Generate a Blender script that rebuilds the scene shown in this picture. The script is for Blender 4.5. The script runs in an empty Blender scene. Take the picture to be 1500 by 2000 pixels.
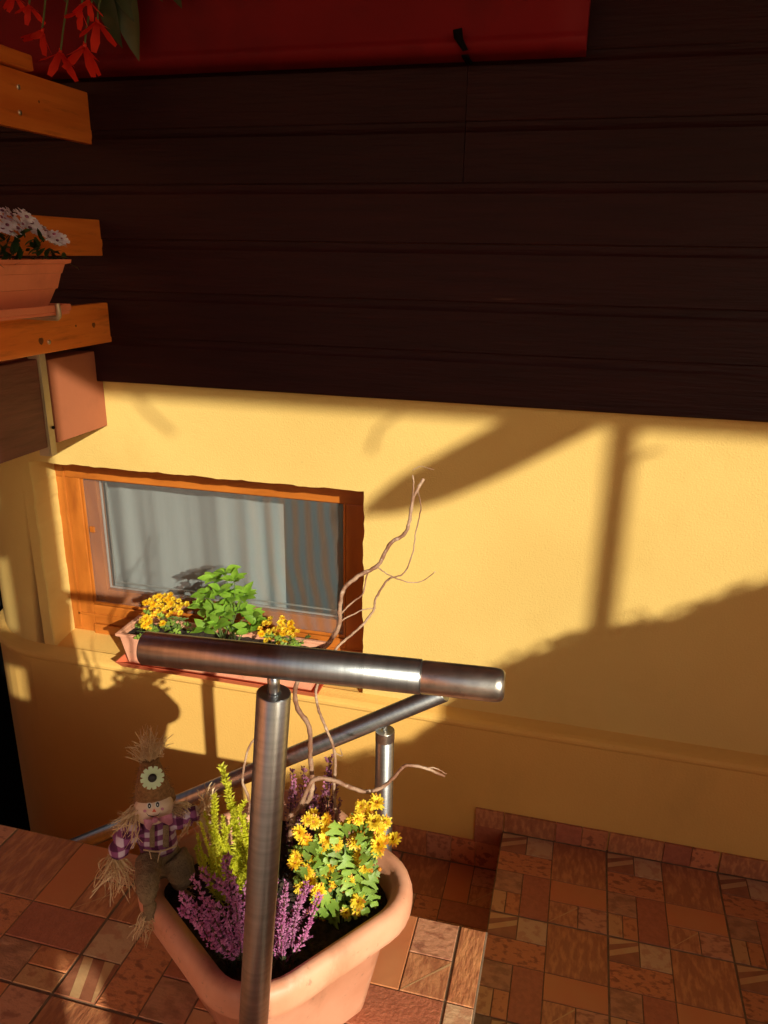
import bpy, bmesh, math, random
from mathutils import Vector, Matrix
rnd = random.Random(7)
R = math.radians
col = bpy.context.scene.collection
sc = bpy.context.scene

# ------------------------------------------------------------------ camera
F_PX, W_PX, H_PX = 1505.0, 1500.0, 2000.0
CAM = Vector((0.0, -2.53, 2.15))
def cam_basis(yaw=R(14.24), p=R(18.58), ro=R(0.93)):
    f = Vector((-math.sin(yaw) * math.cos(p), math.cos(yaw) * math.cos(p), -math.sin(p)))
    r = Vector((math.cos(yaw), math.sin(yaw), 0)); u = r.cross(f)
    return (math.cos(ro) * r + math.sin(ro) * u, -math.sin(ro) * r + math.cos(ro) * u, f)
CR, CU, CF = cam_basis()
cd = bpy.data.cameras.new('camera'); cam = bpy.data.objects.new('camera', cd); col.objects.link(cam)
cd.sensor_fit = 'VERTICAL'; cd.sensor_height = 36.0; cd.lens = 36.0 * F_PX / H_PX
cd.clip_start = 0.02; cd.clip_end = 500
cam.matrix_world = Matrix((( CR.x, CU.x, -CF.x, CAM.x), (CR.y, CU.y, -CF.y, CAM.y), (CR.z, CU.z, -CF.z, CAM.z), (0, 0, 0, 1)))
sc.camera = cam

# ------------------------------------------------------------------ light
TA, TE = 0.95, 0.52                        # sideways and downward travel of the sun per metre towards the wall
TOSUN = Vector((TA, -1.0, TE)).normalized()
EL = math.asin(TOSUN.z); AZ = math.atan2(TOSUN.x, TOSUN.y)
world = bpy.data.worlds.new('World'); sc.world = world; world.use_nodes = True
wn = world.node_tree; bg = wn.nodes['Background']
sky = wn.nodes.new('ShaderNodeTexSky'); sky.sky_type = 'NISHITA'; sky.sun_disc = False
sky.dust_density = 4.0; sky.sun_elevation = EL; sky.sun_rotation = AZ
wn.links.new(sky.outputs[0], bg.inputs[0]); bg.inputs[1].default_value = 0.085
sl = bpy.data.lights.new('sun', 'SUN'); sl.energy = 4.45; sl.angle = R(0.53); sl.color = (1.0, 0.94, 0.75)
sun = bpy.data.objects.new('sun', sl); col.objects.link(sun)
sun.rotation_euler = TOSUN.to_track_quat('Z', 'Y').to_euler()
sc.view_settings.view_transform = 'Standard'; sc.view_settings.look = 'None'
sc.view_settings.exposure = 0.29; sc.view_settings.gamma = 1.0
sc.view_settings.use_curve_mapping = False
sc.cycles.max_bounces = 10; sc.cycles.transparent_max_bounces = 16

# ------------------------------------------------------------------ sight helpers (photo pixel + a known plane -> place)
def ray(x, y): return CF + CR * ((x - 750) / F_PX) - CU * ((y - 1000) / F_PX)
def onx(x, y, X): v = ray(x, y); return CAM + v * ((X - CAM.x) / v.x)
def ony(x, y, Y): v = ray(x, y); return CAM + v * ((Y - CAM.y) / v.y)
def onz(x, y, Z): v = ray(x, y); return CAM + v * ((Z - CAM.z) / v.z)
def onpl(x, y, P, n): v = ray(x, y); return CAM + v * ((P - CAM).dot(n) / v.dot(n))

# ------------------------------------------------------------------ materials
def mat(name, c1, c2=None, scale=6.0, rough=0.6, metal=0.0, bump=0.0, bscale=None, stretch=(1, 1, 1), fac=(0.35, 0.65),
        detail=6.0, spec=0.5, transl=0.0, objvar=0.0, coat=0.0):
    m = bpy.data.materials.new(name); m.use_nodes = True
    nt = m.node_tree; N = nt.nodes; L = nt.links
    b = N['Principled BSDF']; out = N['Material Output']
    b.inputs['Roughness'].default_value = rough; b.inputs['Metallic'].default_value = metal
    b.inputs['Specular IOR Level'].default_value = spec
    b.inputs['Coat Weight'].default_value = coat
    tc = N.new('ShaderNodeTexCoord'); mp = N.new('ShaderNodeMapping'); mp.inputs['Scale'].default_value = stretch
    L.new(tc.outputs['Object'], mp.inputs['Vector'])
    src = None
    if objvar:
        oi = N.new('ShaderNodeObjectInfo'); sh = N.new('ShaderNodeVectorMath'); sh.operation = 'SCALE'; sh.inputs['Scale'].default_value = 7.3
        cx = N.new('ShaderNodeCombineXYZ')
        for k in range(3): L.new(oi.outputs['Random'], cx.inputs[k])
        L.new(cx.outputs[0], sh.inputs[0]); ad = N.new('ShaderNodeVectorMath'); ad.operation = 'ADD'
        L.new(mp.outputs[0], ad.inputs[0]); L.new(sh.outputs[0], ad.inputs[1]); vec = ad.outputs[0]
    else: vec = mp.outputs[0]
    if c2 is not None:
        nz = N.new('ShaderNodeTexNoise'); nz.inputs['Scale'].default_value = scale; nz.inputs['Detail'].default_value = detail
        L.new(vec, nz.inputs['Vector'])
        rp = N.new('ShaderNodeValToRGB'); e = rp.color_ramp.elements
        e[0].position, e[1].position = fac; e[0].color = (*c1, 1); e[1].color = (*c2, 1)
        L.new(nz.outputs['Fac'], rp.inputs[0]); src = rp.outputs[0]
    else:
        rgb = N.new('ShaderNodeRGB'); rgb.outputs[0].default_value = (*c1, 1); src = rgb.outputs[0]
    if objvar:
        hs = N.new('ShaderNodeHueSaturation'); mr = N.new('ShaderNodeMapRange')
        mr.inputs['To Min'].default_value = 1 - objvar; mr.inputs['To Max'].default_value = 1 + objvar
        L.new(oi.outputs['Random'], mr.inputs['Value']); L.new(mr.outputs[0], hs.inputs['Value']); L.new(src, hs.inputs['Color']); src = hs.outputs[0]
    L.new(src, b.inputs['Base Color'])
    if bump:
        n2 = N.new('ShaderNodeTexNoise'); n2.inputs['Scale'].default_value = bscale or scale * 4; n2.inputs['Detail'].default_value = 5
        L.new(mp.outputs[0], n2.inputs['Vector'])
        bp = N.new('ShaderNodeBump'); bp.inputs['Strength'].default_value = bump; bp.inputs['Distance'].default_value = 0.01
        L.new(n2.outputs['Fac'], bp.inputs['Height']); L.new(bp.outputs[0], b.inputs['Normal'])
    if transl:
        t = N.new('ShaderNodeBsdfTranslucent'); L.new(src, t.inputs['Color'])
        mx = N.new('ShaderNodeMixShader'); mx.inputs[0].default_value = transl
        L.new(b.outputs[0], mx.inputs[1]); L.new(t.outputs[0], mx.inputs[2]); L.new(mx.outputs[0], out.inputs['Surface'])
    return m
M = {}
M['stucco'] = mat('yellow_stucco', (.655, .455, .145), (.725, .515, .172), 1.3, .9, bump=.2, bscale=170, spec=.12)
M['plinth'] = mat('yellow_plinth_paint', (.69, .405, .105), (.75, .455, .125), 1.4, .85, bump=.18, bscale=120, spec=.2)
M['terrace_bounce'] = mat('bounce_terrace_orange', (.88, .36, .12), (.9, .40, .14), 2, .9, bump=.2, bscale=120)  # bright orange chosen so the terrace side bounces light into the stairwell
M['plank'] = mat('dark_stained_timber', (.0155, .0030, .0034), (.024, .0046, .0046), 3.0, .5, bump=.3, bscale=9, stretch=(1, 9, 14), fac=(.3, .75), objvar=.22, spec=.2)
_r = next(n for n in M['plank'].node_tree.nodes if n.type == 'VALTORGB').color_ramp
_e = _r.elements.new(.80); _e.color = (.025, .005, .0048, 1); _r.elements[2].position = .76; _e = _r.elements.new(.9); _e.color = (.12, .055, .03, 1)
M['darkboard'] = mat('dark_brown_board', (.11, .028, .017), (.15, .042, .026), 5, .6, bump=.3, bscale=14, stretch=(9, 1, 9))
M['orange_wood'] = mat('orange_stained_pine', (.62, .145, .016), (.74, .21, .03), 2.2, .42, bump=.15, bscale=5, stretch=(12, 1, 14), coat=.15, objvar=.12)
M['frame_wood'] = mat('window_frame_wood', (.36, .10, .012), (.52, .16, .022), 2.4, .38, bump=.12, bscale=6, stretch=(6, 6, 1.2), coat=.2)
M['frame_wood_h'] = mat('window_frame_wood_lying', (.36, .10, .012), (.52, .16, .022), 2.4, .38, bump=.12, bscale=6, stretch=(1.2, 6, 6), coat=.2)
M['knot'] = mat('dark_pine_knot', (.12, .03, .008), (.2, .06, .012), 60, .5)
M['pink'] = mat('dusty_red_paint', (.29, .085, .034), (.33, .10, .042), 3, .7, bump=.12, bscale=50)
M['red'] = mat('red_plastic', (.135, .004, .006), (.19, .005, .008), 1.6, .65, spec=.2, bump=.05, bscale=30)
M['steel'] = mat('brushed_steel', (.35, .375, .40), (.50, .525, .55), 3, .34, 1.0, bump=.05, bscale=26, stretch=(1, 1, 30), fac=(.3, .7))
M['steel_cap'] = mat('worn_steel', (.45, .43, .40), (.68, .65, .60), 30, .34, 1.0, bump=.06, bscale=60)
M['zinc'] = mat('zinc_bar', (.42, .34, .22), (.55, .46, .31), 9, .5, .6, bump=.1, bscale=60)
M['bolt'] = mat('bolt_metal', (.75, .68, .5), None, rough=.35, metal=.9)
M['terra'] = mat('terracotta_plastic', (.60, .25, .14), (.76, .38, .24), 7, .5, bump=.10, bscale=45, fac=(.28, .6), detail=9)
M['terra2'] = mat('balcony_box_plastic', (.74, .21, .10), (.78, .24, .12), 4, .5, bump=.04, bscale=60)
M['terra_red'] = mat('red_orange_plastic', (.66, .14, .06), (.72, .17, .075), 5, .5, bump=.04, bscale=60)
M['soil'] = mat('dark_potting_soil', (.012, .008, .006), (.055, .034, .022), 70, .95, bump=1.0, bscale=110)
M['grout'] = mat('sandy_grout', (.20, .135, .085), (.30, .21, .14), 40, .9)
M['grout_dark'] = mat('printed_joint', (.16, .09, .05), (.22, .13, .075), 50, .6)
T_R = .34
def tmat(n, a, b, s, st=(1, 1, 1), fac=(.35, .62), bump=.25, d=8): return mat(n, a, b, s, T_R, bump=bump, bscale=s * 2, stretch=st, fac=fac, objvar=.12, detail=d)
TM = {'diag': tmat('tile_dark_print', (0.286, 0.106, 0.055), (0.371, 0.144, 0.074), 22), 'diagl': tmat('tile_tan_stripe', (0.568, 0.296, 0.141), (0.568, 0.355, 0.170), 18),
      'light': tmat('tile_light_stone', (0.494, 0.254, 0.144), (0.568, 0.355, 0.204), 38, fac=(.40, .50)), 'wood': tmat('tile_wood_print', (0.382, 0.139, 0.062), (0.568, 0.241, 0.101), 30, (2.2, .7, 1), (.44, .66), .4, 10),
      'stone': tmat('tile_red_stone', (0.306, 0.098, 0.046), (0.568, 0.207, 0.089), 40, (1, 1.7, 1), (.37, .47), .45), 'grey': tmat('tile_brown_slate', (0.325, 0.143, 0.078), (0.485, 0.229, 0.126), 26, (1, 1.6, 1), (.38, .58), .5),
      'brown': tmat('tile_brown_clay', (0.381, 0.119, 0.063), (0.456, 0.150, 0.080), 60, bump=.35), 'orange': tmat('tile_orange_clay', (0.568, 0.186, 0.074), (0.568, 0.224, 0.090), 7),
      'tan': tmat('tile_tan_stone', (0.438, 0.185, 0.083), (0.568, 0.298, 0.137), 40, fac=(.38, .47)), 'orange2': tmat('tile_orange_stone', (0.382, 0.123, 0.052), (0.568, 0.218, 0.090), 42, fac=(.36, .46)),
      'split': tmat('tile_streaked_stone', (0.390, 0.141, 0.065), (0.568, 0.241, 0.108), 30, (2.4, 1, 1), (.38, .58)), 'marble': tmat('tile_veined_stone', (0.353, 0.137, 0.078), (0.568, 0.259, 0.147), 34, (1, 1.6, 1), fac=(.38, .5))}
M['white'] = mat('white_paint', (.75, .74, .70), None, rough=.5)
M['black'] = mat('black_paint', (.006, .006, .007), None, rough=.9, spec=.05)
M['silver'] = mat('aluminium_spacer', (.72, .73, .72), None, rough=.35, metal=.6)
M['curtain'] = mat('white_net_curtain', (.66, .69, .72), (.72, .75, .78), 30, .9, stretch=(1, 1, .02), transl=.35)
M['room'] = mat('dim_room_plaster', (.62, .56, .50), None, rough=.9)
M['leaf'] = mat('fresh_green_leaf', (.19, .38, .03), (.29, .48, .06), 25, .45, transl=.38, objvar=.25)
M['leaf_mum'] = mat('mum_leaf_green', (.19, .33, .045), (.29, .44, .07), 30, .5, transl=.3, objvar=.3)
M['leaf_dark'] = mat('dark_green_leaf', (.02, .05, .014), (.035, .08, .02), 30, .5, transl=.2, objvar=.3)
M['leaf_begonia'] = mat('begonia_leaf', (.035, .06, .02), (.055, .085, .03), 20, .45, transl=.2, objvar=.2)
M['stem'] = mat('green_stem', (.10, .16, .04), None, rough=.6)
M['twig'] = mat('curly_willow_bark', (.20, .09, .05), (.42, .28, .19), 22, .6, bump=.3, bscale=120, fac=(.4, .62))
M['brownstem'] = mat('woody_stem', (.07, .035, .02), None, rough=.8)
M['petal_y'] = mat('yellow_petal', (.88, .64, .03), (.90, .72, .06), 60, .55, transl=.3, objvar=.12)
M['petal_o'] = mat('orange_petal', (.55, .20, .02), (.70, .33, .03), 60, .55, transl=.3, objvar=.2)
M['petal_yb'] = mat('bright_yellow_petal', (.85, .52, .01), (.88, .6, .02), 60, .55, transl=.3, objvar=.1)
M['heather_y'] = mat('yellow_heather', (.58, .60, .02), (.74, .72, .06), 40, .6, transl=.35, objvar=.2)
M['heather_p'] = mat('pink_heather_bell', (.48, .12, .33), (.66, .27, .50), 50, .6, transl=.25, objvar=.25)
M['heather_d'] = mat('dark_heather_bell', (.18, .05, .10), (.45, .16, .28), 50, .6, transl=.25, objvar=.35)
M['heather_g'] = mat('heather_leaf', (.05, .08, .025), (.08, .12, .035), 40, .6, transl=.2)
M['daisy'] = mat('pale_lilac_petal', (.78, .70, .84), (.88, .86, .90), 30, .6, transl=.2, objvar=.1)
M['begonia'] = mat('scarlet_petal', (.88, .03, .014), (.92, .05, .02), 20, .5, transl=.3, objvar=.08)
M['straw'] = mat('raffia_straw', (.58, .40, .21), (.74, .56, .34), 30, .7, transl=.2)
M['burlap'] = mat('brown_burlap', (.22, .105, .035), (.36, .19, .07), 190, .95, bump=.8, bscale=260)
M['sack'] = mat('olive_sackcloth', (.20, .135, .07), (.27, .185, .10), 150, .95, bump=.6, bscale=260)
M['face'] = mat('cream_cloth_face', (.74, .56, .40), (.80, .63, .47), 90, .85, bump=.15, bscale=200)
M['bow'] = mat('pink_gauze_ribbon', (.55, .20, .30), (.66, .30, .40), 80, .7, transl=.2)
M['ink'] = mat('black_ink', (.012, .01, .01), None, rough=.5)
M['redink'] = mat('red_felt', (.72, .10, .05), None, rough=.7)
M['mint'] = mat('pale_mint_petal', (.56, .74, .44), (.64, .80, .52), 40, .6, transl=.15)
M['hedge'] = mat('warm_light_leaf', (.32, .05, .02), (.46, .10, .03), 9, .5, transl=.45)  # leaf red chosen to pass warm light on to the shaded wall
M['roofwood'] = mat('porch_timber', (.20, .06, .03), (.26, .085, .04), 4, .6, stretch=(1, 8, 8), bump=.2)
M['ground'] = mat('bounce_red_ground', (.40, .11, .045), (.48, .15, .065), 4, .95, bump=.6, bscale=40)  # brick red picked so the unseen ground bounces warm light
M['block'] = mat('concrete_block', (.36, .30, .24), (.42, .36, .29), 5, .9, bump=.2, bscale=60)

def stain(key, c, scale, lo, hi, amt, stretch=(1, 1, 1)):
    # worn or soiled patches with a shape of their own, laid over the plain colour
    nt = M[key].node_tree; N = nt.nodes; L = nt.links; b = N['Principled BSDF']; old = b.inputs['Base Color'].links[0].from_socket
    tc = N.new('ShaderNodeTexCoord'); mp = N.new('ShaderNodeMapping'); mp.inputs['Scale'].default_value = stretch; mp.inputs['Location'].default_value = (3.1, 1.7, 5.3)
    nz = N.new('ShaderNodeTexNoise'); nz.inputs['Scale'].default_value = scale; nz.inputs['Detail'].default_value = 8; nz.inputs['Roughness'].default_value = .62
    mr = N.new('ShaderNodeMapRange'); mr.inputs['From Min'].default_value = lo; mr.inputs['From Max'].default_value = hi; mr.inputs['To Max'].default_value = amt
    mc = N.new('ShaderNodeMix'); mc.data_type = 'RGBA'; mc.inputs[7].default_value = (*c, 1)
    L.new(tc.outputs['Object'], mp.inputs[0]); L.new(mp.outputs[0], nz.inputs['Vector']); L.new(nz.outputs['Fac'], mr.inputs['Value'])
    L.new(mr.outputs[0], mc.inputs[0]); L.new(old, mc.inputs[6]); L.new(mc.outputs[2], b.inputs['Base Color'])
stain('terra', (.34, .15, .075), 9, .54, .70, .55, (1, 1, .45)); stain('terra', (.20, .11, .065), 60, .62, .70, .5); stain('terra', (.84, .56, .42), 13, .60, .72, .5, (1, 1, .35))
stain('stucco', (.50, .33, .09), 2.3, .56, .78, .35); stain('stucco', (.36, .22, .07), 46, .70, .76, .35)
stain('plinth', (.48, .28, .075), 2.6, .54, .76, .4, (1, 1, .5)); stain('plinth', (.30, .17, .06), 40, .69, .75, .4)
stain('red', (.09, .004, .006), 4, .5, .7, .6); stain('terra2', (.5, .13, .06), 6, .52, .7, .5); stain('terra_red', (.45, .10, .05), 7, .54, .7, .5)
stain('orange_wood', (.26, .055, .010), 5, .54, .72, .5, (7, 1, 9)); stain('frame_wood', (.25, .06, .010), 6, .54, .7, .45, (5, 5, 1)); stain('frame_wood_h', (.25, .06, .010), 6, .54, .7, .45, (1, 5, 5))
stain('steel_cap', (.26, .25, .24), 40, .52, .66, .6); stain('twig', (.55, .42, .32), 60, .58, .66, .6); stain('sack', (.11, .08, .045), 14, .5, .68, .5); stain('pink', (.24, .07, .03), 9, .55, .72, .4)
def checker_mat():
    m = bpy.data.materials.new('purple_gingham'); m.use_nodes = True
    N = m.node_tree.nodes; L = m.node_tree.links; b = N['Principled BSDF']; b.inputs['Roughness'].default_value = .9
    tc = N.new('ShaderNodeTexCoord'); fs = []
    for ax, rot in (('X', (0, 0, R(-34))), ('X', (0, R(90), 0))):
        mp = N.new('ShaderNodeMapping'); mp.inputs['Rotation'].default_value = rot; L.new(tc.outputs['Object'], mp.inputs['Vector'])
        w = N.new('ShaderNodeTexWave'); w.bands_direction = ax; w.inputs['Scale'].default_value = 13; w.inputs['Distortion'].default_value = 2.2
        L.new(mp.outputs[0], w.inputs['Vector']); cr = N.new('ShaderNodeValToRGB'); cr.color_ramp.elements[0].position = .4; cr.color_ramp.elements[1].position = .6
        L.new(w.outputs['Fac'], cr.inputs[0]); fs.append(cr.outputs[0])
    ad = N.new('ShaderNodeMath'); ad.operation = 'ADD'; L.new(fs[0], ad.inputs[0]); L.new(fs[1], ad.inputs[1])
    hf = N.new('ShaderNodeMath'); hf.operation = 'MULTIPLY'; hf.inputs[1].default_value = .5; L.new(ad.outputs[0], hf.inputs[0])
    rp = N.new('ShaderNodeValToRGB'); e = rp.color_ramp.elements
    e[0].color = (.085, .012, .06, 1); e[1].color = (.62, .50, .60, 1); md = e.new(.5); md.color = (.25, .07, .19, 1)
    L.new(hf.outputs[0], rp.inputs[0]); L.new(rp.outputs[0], b.inputs['Base Color']); return m
M['gingham'] = checker_mat()

def glass_mat():
    m = bpy.data.materials.new('window_glass'); m.use_nodes = True; N = m.node_tree.nodes; L = m.node_tree.links
    N.remove(N['Principled BSDF']); o = N['Material Output']
    t = N.new('ShaderNodeBsdfTransparent'); t.inputs[0].default_value = (.92, .94, .93, 1)
    g = N.new('ShaderNodeBsdfGlossy'); g.inputs['Roughness'].default_value = .01
    lw = N.new('ShaderNodeLayerWeight'); lw.inputs[0].default_value = .5; pw = N.new('ShaderNodeMath'); pw.operation = 'POWER'; pw.inputs[1].default_value = 4
    ma = N.new('ShaderNodeMath'); ma.operation = 'MULTIPLY_ADD'; ma.inputs[1].default_value = .7; ma.inputs[2].default_value = .05
    L.new(lw.outputs['Facing'], pw.inputs[0]); L.new(pw.outputs[0], ma.inputs[0]); mx = N.new('ShaderNodeMixShader')
    L.new(ma.outputs[0], mx.inputs[0]); L.new(t.outputs[0], mx.inputs[1]); L.new(g.outputs[0], mx.inputs[2]); L.new(mx.outputs[0], o.inputs['Surface']); return m
M['glass'] = glass_mat()
def screen_mat():
    # insect gauze with the moire shimmer painted in as blue and brown bands
    m = bpy.data.materials.new('insect_gauze'); m.use_nodes = True; N = m.node_tree.nodes; L = m.node_tree.links
    b = N['Principled BSDF']; b.inputs['Roughness'].default_value = .7; o = N['Material Output']
    tc = N.new('ShaderNodeTexCoord'); mp = N.new('ShaderNodeMapping'); mp.inputs['Rotation'].default_value = (0, R(6), 0)
    L.new(tc.outputs['Object'], mp.inputs['Vector'])
    w = N.new('ShaderNodeTexWave'); w.inputs['Scale'].default_value = 5.2; w.inputs['Distortion'].default_value = 7.0; w.inputs['Detail'].default_value = 1; w.inputs['Detail Scale'].default_value = .45
    L.new(mp.outputs[0], w.inputs['Vector'])
    rp = N.new('ShaderNodeValToRGB'); rp.color_ramp.elements[0].color = (.15, .23, .27, 1); rp.color_ramp.elements[1].color = (.27, .19, .14, 1)
    sx = N.new('ShaderNodeSeparateXYZ'); L.new(tc.outputs['Object'], sx.inputs[0])
    mr = N.new('ShaderNodeMapRange'); mr.inputs['From Min'].default_value = -1.40; mr.inputs['From Max'].default_value = -1.12; L.new(sx.outputs[0], mr.inputs['Value'])
    mc = N.new('ShaderNodeMix'); mc.data_type = 'RGBA'; mc.inputs[6].default_value = (.18, .18, .185, 1)
    L.new(mr.outputs[0], mc.inputs[0]); L.new(w.outputs['Fac'], rp.inputs[0]); L.new(rp.outputs[0], mc.inputs[7]); L.new(mc.outputs[2], b.inputs['Base Color'])
    t = N.new('ShaderNodeBsdfTransparent'); mx = N.new('ShaderNodeMixShader'); mx.inputs[0].default_value = .30
    L.new(t.outputs[0], mx.inputs[1]); L.new(b.outputs[0], mx.inputs[2]); L.new(mx.outputs[0], o.inputs['Surface']); return m
M['screen'] = screen_mat()

# ------------------------------------------------------------------ mesh helpers
class MB:
    def __init__(s): s.v = []; s.f = []; s.mi = []; s.sm = []
    def face(s, pts, m=0, smooth=False):
        n = len(s.v); s.v += [tuple(p) for p in pts]; s.f.append(tuple(range(n, n + len(pts)))); s.mi.append(m); s.sm.append(smooth)
    def grid(s, rows, m=0, smooth=True, close_u=False, close_v=False):
        n = len(s.v); nr = len(rows); nc = len(rows[0])
        for r in rows: s.v += [tuple(p) for p in r]
        for i in range(nr if close_v else nr - 1):
            for j in range(nc if close_u else nc - 1):
                a, b = i, (i + 1) % nr; c, d = j, (j + 1) % nc
                s.f.append((n + a * nc + c, n + a * nc + d, n + b * nc + d, n + b * nc + c)); s.mi.append(m); s.sm.append(smooth)
    def box(s, a, b, m=0, bev=0.0):
        x0, y0, z0 = a; x1, y1, z1 = b
        if bev <= 0:
            P = [(x0, y0, z0), (x1, y0, z0), (x1, y1, z0), (x0, y1, z0), (x0, y0, z1), (x1, y0, z1), (x1, y1, z1), (x0, y1, z1)]
            n = len(s.v); s.v += P
            for f in ((0, 3, 2, 1), (4, 5, 6, 7), (0, 1, 5, 4), (1, 2, 6, 5), (2, 3, 7, 6), (3, 0, 4, 7)):
                s.f.append(tuple(n + k for k in f)); s.mi.append(m); s.sm.append(False)
        else:
            bm = bmesh.new(); bmesh.ops.create_cube(bm, size=1)
            for v in bm.verts: v.co = Vector(((x0 + x1) / 2 + v.co.x * (x1 - x0), (y0 + y1) / 2 + v.co.y * (y1 - y0), (z0 + z1) / 2 + v.co.z * (z1 - z0)))
            bmesh.ops.bevel(bm, geom=bm.edges[:], offset=bev, segments=2, profile=.6, affect='EDGES')
            s.frombm(bm, m); bm.free()
    def frombm(s, bm, m=0, smooth=False):
        bm.verts.index_update(); n = len(s.v); s.v += [tuple(v.co) for v in bm.verts]
        for f in bm.faces: s.f.append(tuple(n + v.index for v in f.verts)); s.mi.append(m); s.sm.append(smooth)
    def tube(s, pts, rad, seg=10, m=0, cap=True, ell=1.0, smooth=True):
        pts = [Vector(p) for p in pts]; k = len(pts)
        if not isinstance(rad, (list, tuple)): rad = [rad] * k
        up = Vector((0, 0, 1)); t0 = (pts[1] - pts[0]).normalized()
        if abs(t0.z) > .9: up = Vector((0, 1, 0))
        a = t0.cross(up).normalized(); rows = []
        for i in range(k):
            t = (pts[min(i + 1, k - 1)] - pts[max(i - 1, 0)]).normalized()
            a = (a - t * a.dot(t)).normalized(); b = t.cross(a)
            rows.append([pts[i] + a * (rad[i] * math.cos(q)) + b * (rad[i] * ell * math.sin(q)) for q in [2 * math.pi * j / seg for j in range(seg)]])
        s.grid(rows, m, smooth, close_u=True)
        if cap: s.face(list(reversed(rows[0])), m); s.face(rows[-1], m)
    def prism(s, poly, d, m=0):
        d = Vector(d); a = [Vector(p) for p in poly]; b = [p + d for p in a]
        s.face(list(reversed(a)), m); s.face(b, m)
        for i in range(len(a)): j = (i + 1) % len(a); s.face([a[i], a[j], b[j], b[i]], m)
    def ball(s, c, r, m=0, seg=14, rings=8, rot=None):
        c = Vector(c); r = Vector(r) if hasattr(r, '__len__') else Vector((r, r, r)); rows = []
        for i in range(rings + 1):
            th = math.pi * i / rings
            row = []
            for j in range(seg):
                ph = 2 * math.pi * j / seg
                p = Vector((r.x * math.sin(th) * math.cos(ph), r.y * math.sin(th) * math.sin(ph), r.z * math.cos(th)))
                row.append(c + (rot @ p if rot else p))
            rows.append(row)
        s.grid(rows, m, True, close_u=True)
    def mesh(s, name, mats):
        me = bpy.data.meshes.new(name); me.from_pydata(s.v, [], s.f)
        for m in mats: me.materials.append(m)
        me.polygons.foreach_set('material_index', s.mi); me.polygons.foreach_set('use_smooth', s.sm)
        me.validate(); me.update()
        bm = bmesh.new(); bm.from_mesh(me); bmesh.ops.remove_doubles(bm, verts=bm.verts, dist=1e-6); bm.to_mesh(me); bm.free()
        return me
    def build(s, name, mats, parent=None, **kw):
        if not isinstance(mats, (list, tuple)): mats = [mats]
        o = bpy.data.objects.new(name, s.mesh(name, mats)); col.objects.link(o)
        if parent is not None:
            o.parent = parent; w = world_loc(parent); o.location = (0, 0, 0)
            o.data.transform(Matrix.Translation(-w))
        for k, v in kw.items(): o[k] = v
        return o
def world_loc(o):
    w = Vector(o.location)
    while o.parent: o = o.parent; w += Vector(o.location)
    return w
def thing(name, label, cat, loc=(0, 0, 0), group=None):
    o = bpy.data.objects.new(name, None); col.objects.link(o); o.location = loc; o.empty_display_size = .05
    o['label'] = label; o['category'] = cat
    if group: o['group'] = group
    return o
def tag(o, label, cat, group=None):
    o['label'] = label; o['category'] = cat
    if group: o['group'] = group
    return o
def inst(name, me, parent, loc, rot=None, scale=1.0):
    o = bpy.data.objects.new(name, me); col.objects.link(o)
    w = world_loc(parent) if parent else Vector((0, 0, 0)); o.parent = parent
    o.location = Vector(loc) - w
    if rot is not None: o.rotation_euler = rot.to_euler() if not isinstance(rot, (tuple, list)) else rot
    o.scale = (scale,) * 3 if not hasattr(scale, '__len__') else scale
    return o
def aim(d, spin=None):
    q = Vector(d).normalized().to_track_quat('Z', 'Y').to_matrix()
    return q @ Matrix.Rotation(rnd.uniform(0, 6.28) if spin is None else spin, 3, 'Z')
def spline(pts, n=6):
    pts = [Vector(p) for p in pts]; P = [pts[0] * 2 - pts[1]] + pts + [pts[-1] * 2 - pts[-2]]; o = []
    for i in range(1, len(P) - 2):
        for k in range(n):
            t = k / n; a, b, c, d = P[i - 1], P[i], P[i + 1], P[i + 2]
            o.append(.5 * ((2 * b) + (c - a) * t + (2 * a - 5 * b + 4 * c - d) * t * t + (3 * b - a - 3 * c + d) * t ** 3))
    return o + [pts[-1]]
def straight_tube(name, a, b, r, m, parent, seg=40, capm=None):
    """round bar built along its own Z so the brushing runs round it"""
    a, b = Vector(a), Vector(b); L_ = (b - a).length; q = MB()
    e = min(.0015, r * .3)
    q.tube([(0, 0, 0), (0, 0, e), (0, 0, L_ - e), (0, 0, L_)], [r - e, r, r, r - e], seg)
    return inst(name, q.mesh(name, [m]), parent, a, (b - a).normalized().to_track_quat('Z', 'Y').to_matrix())

# ================================================================== SETTING
g = MB(); g.face([(-150, -150, -1.62), (150, -150, -1.62), (150, 150, -1.62), (-150, 150, -1.62)]); g.build('ground', M['ground'], kind='structure')

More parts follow.
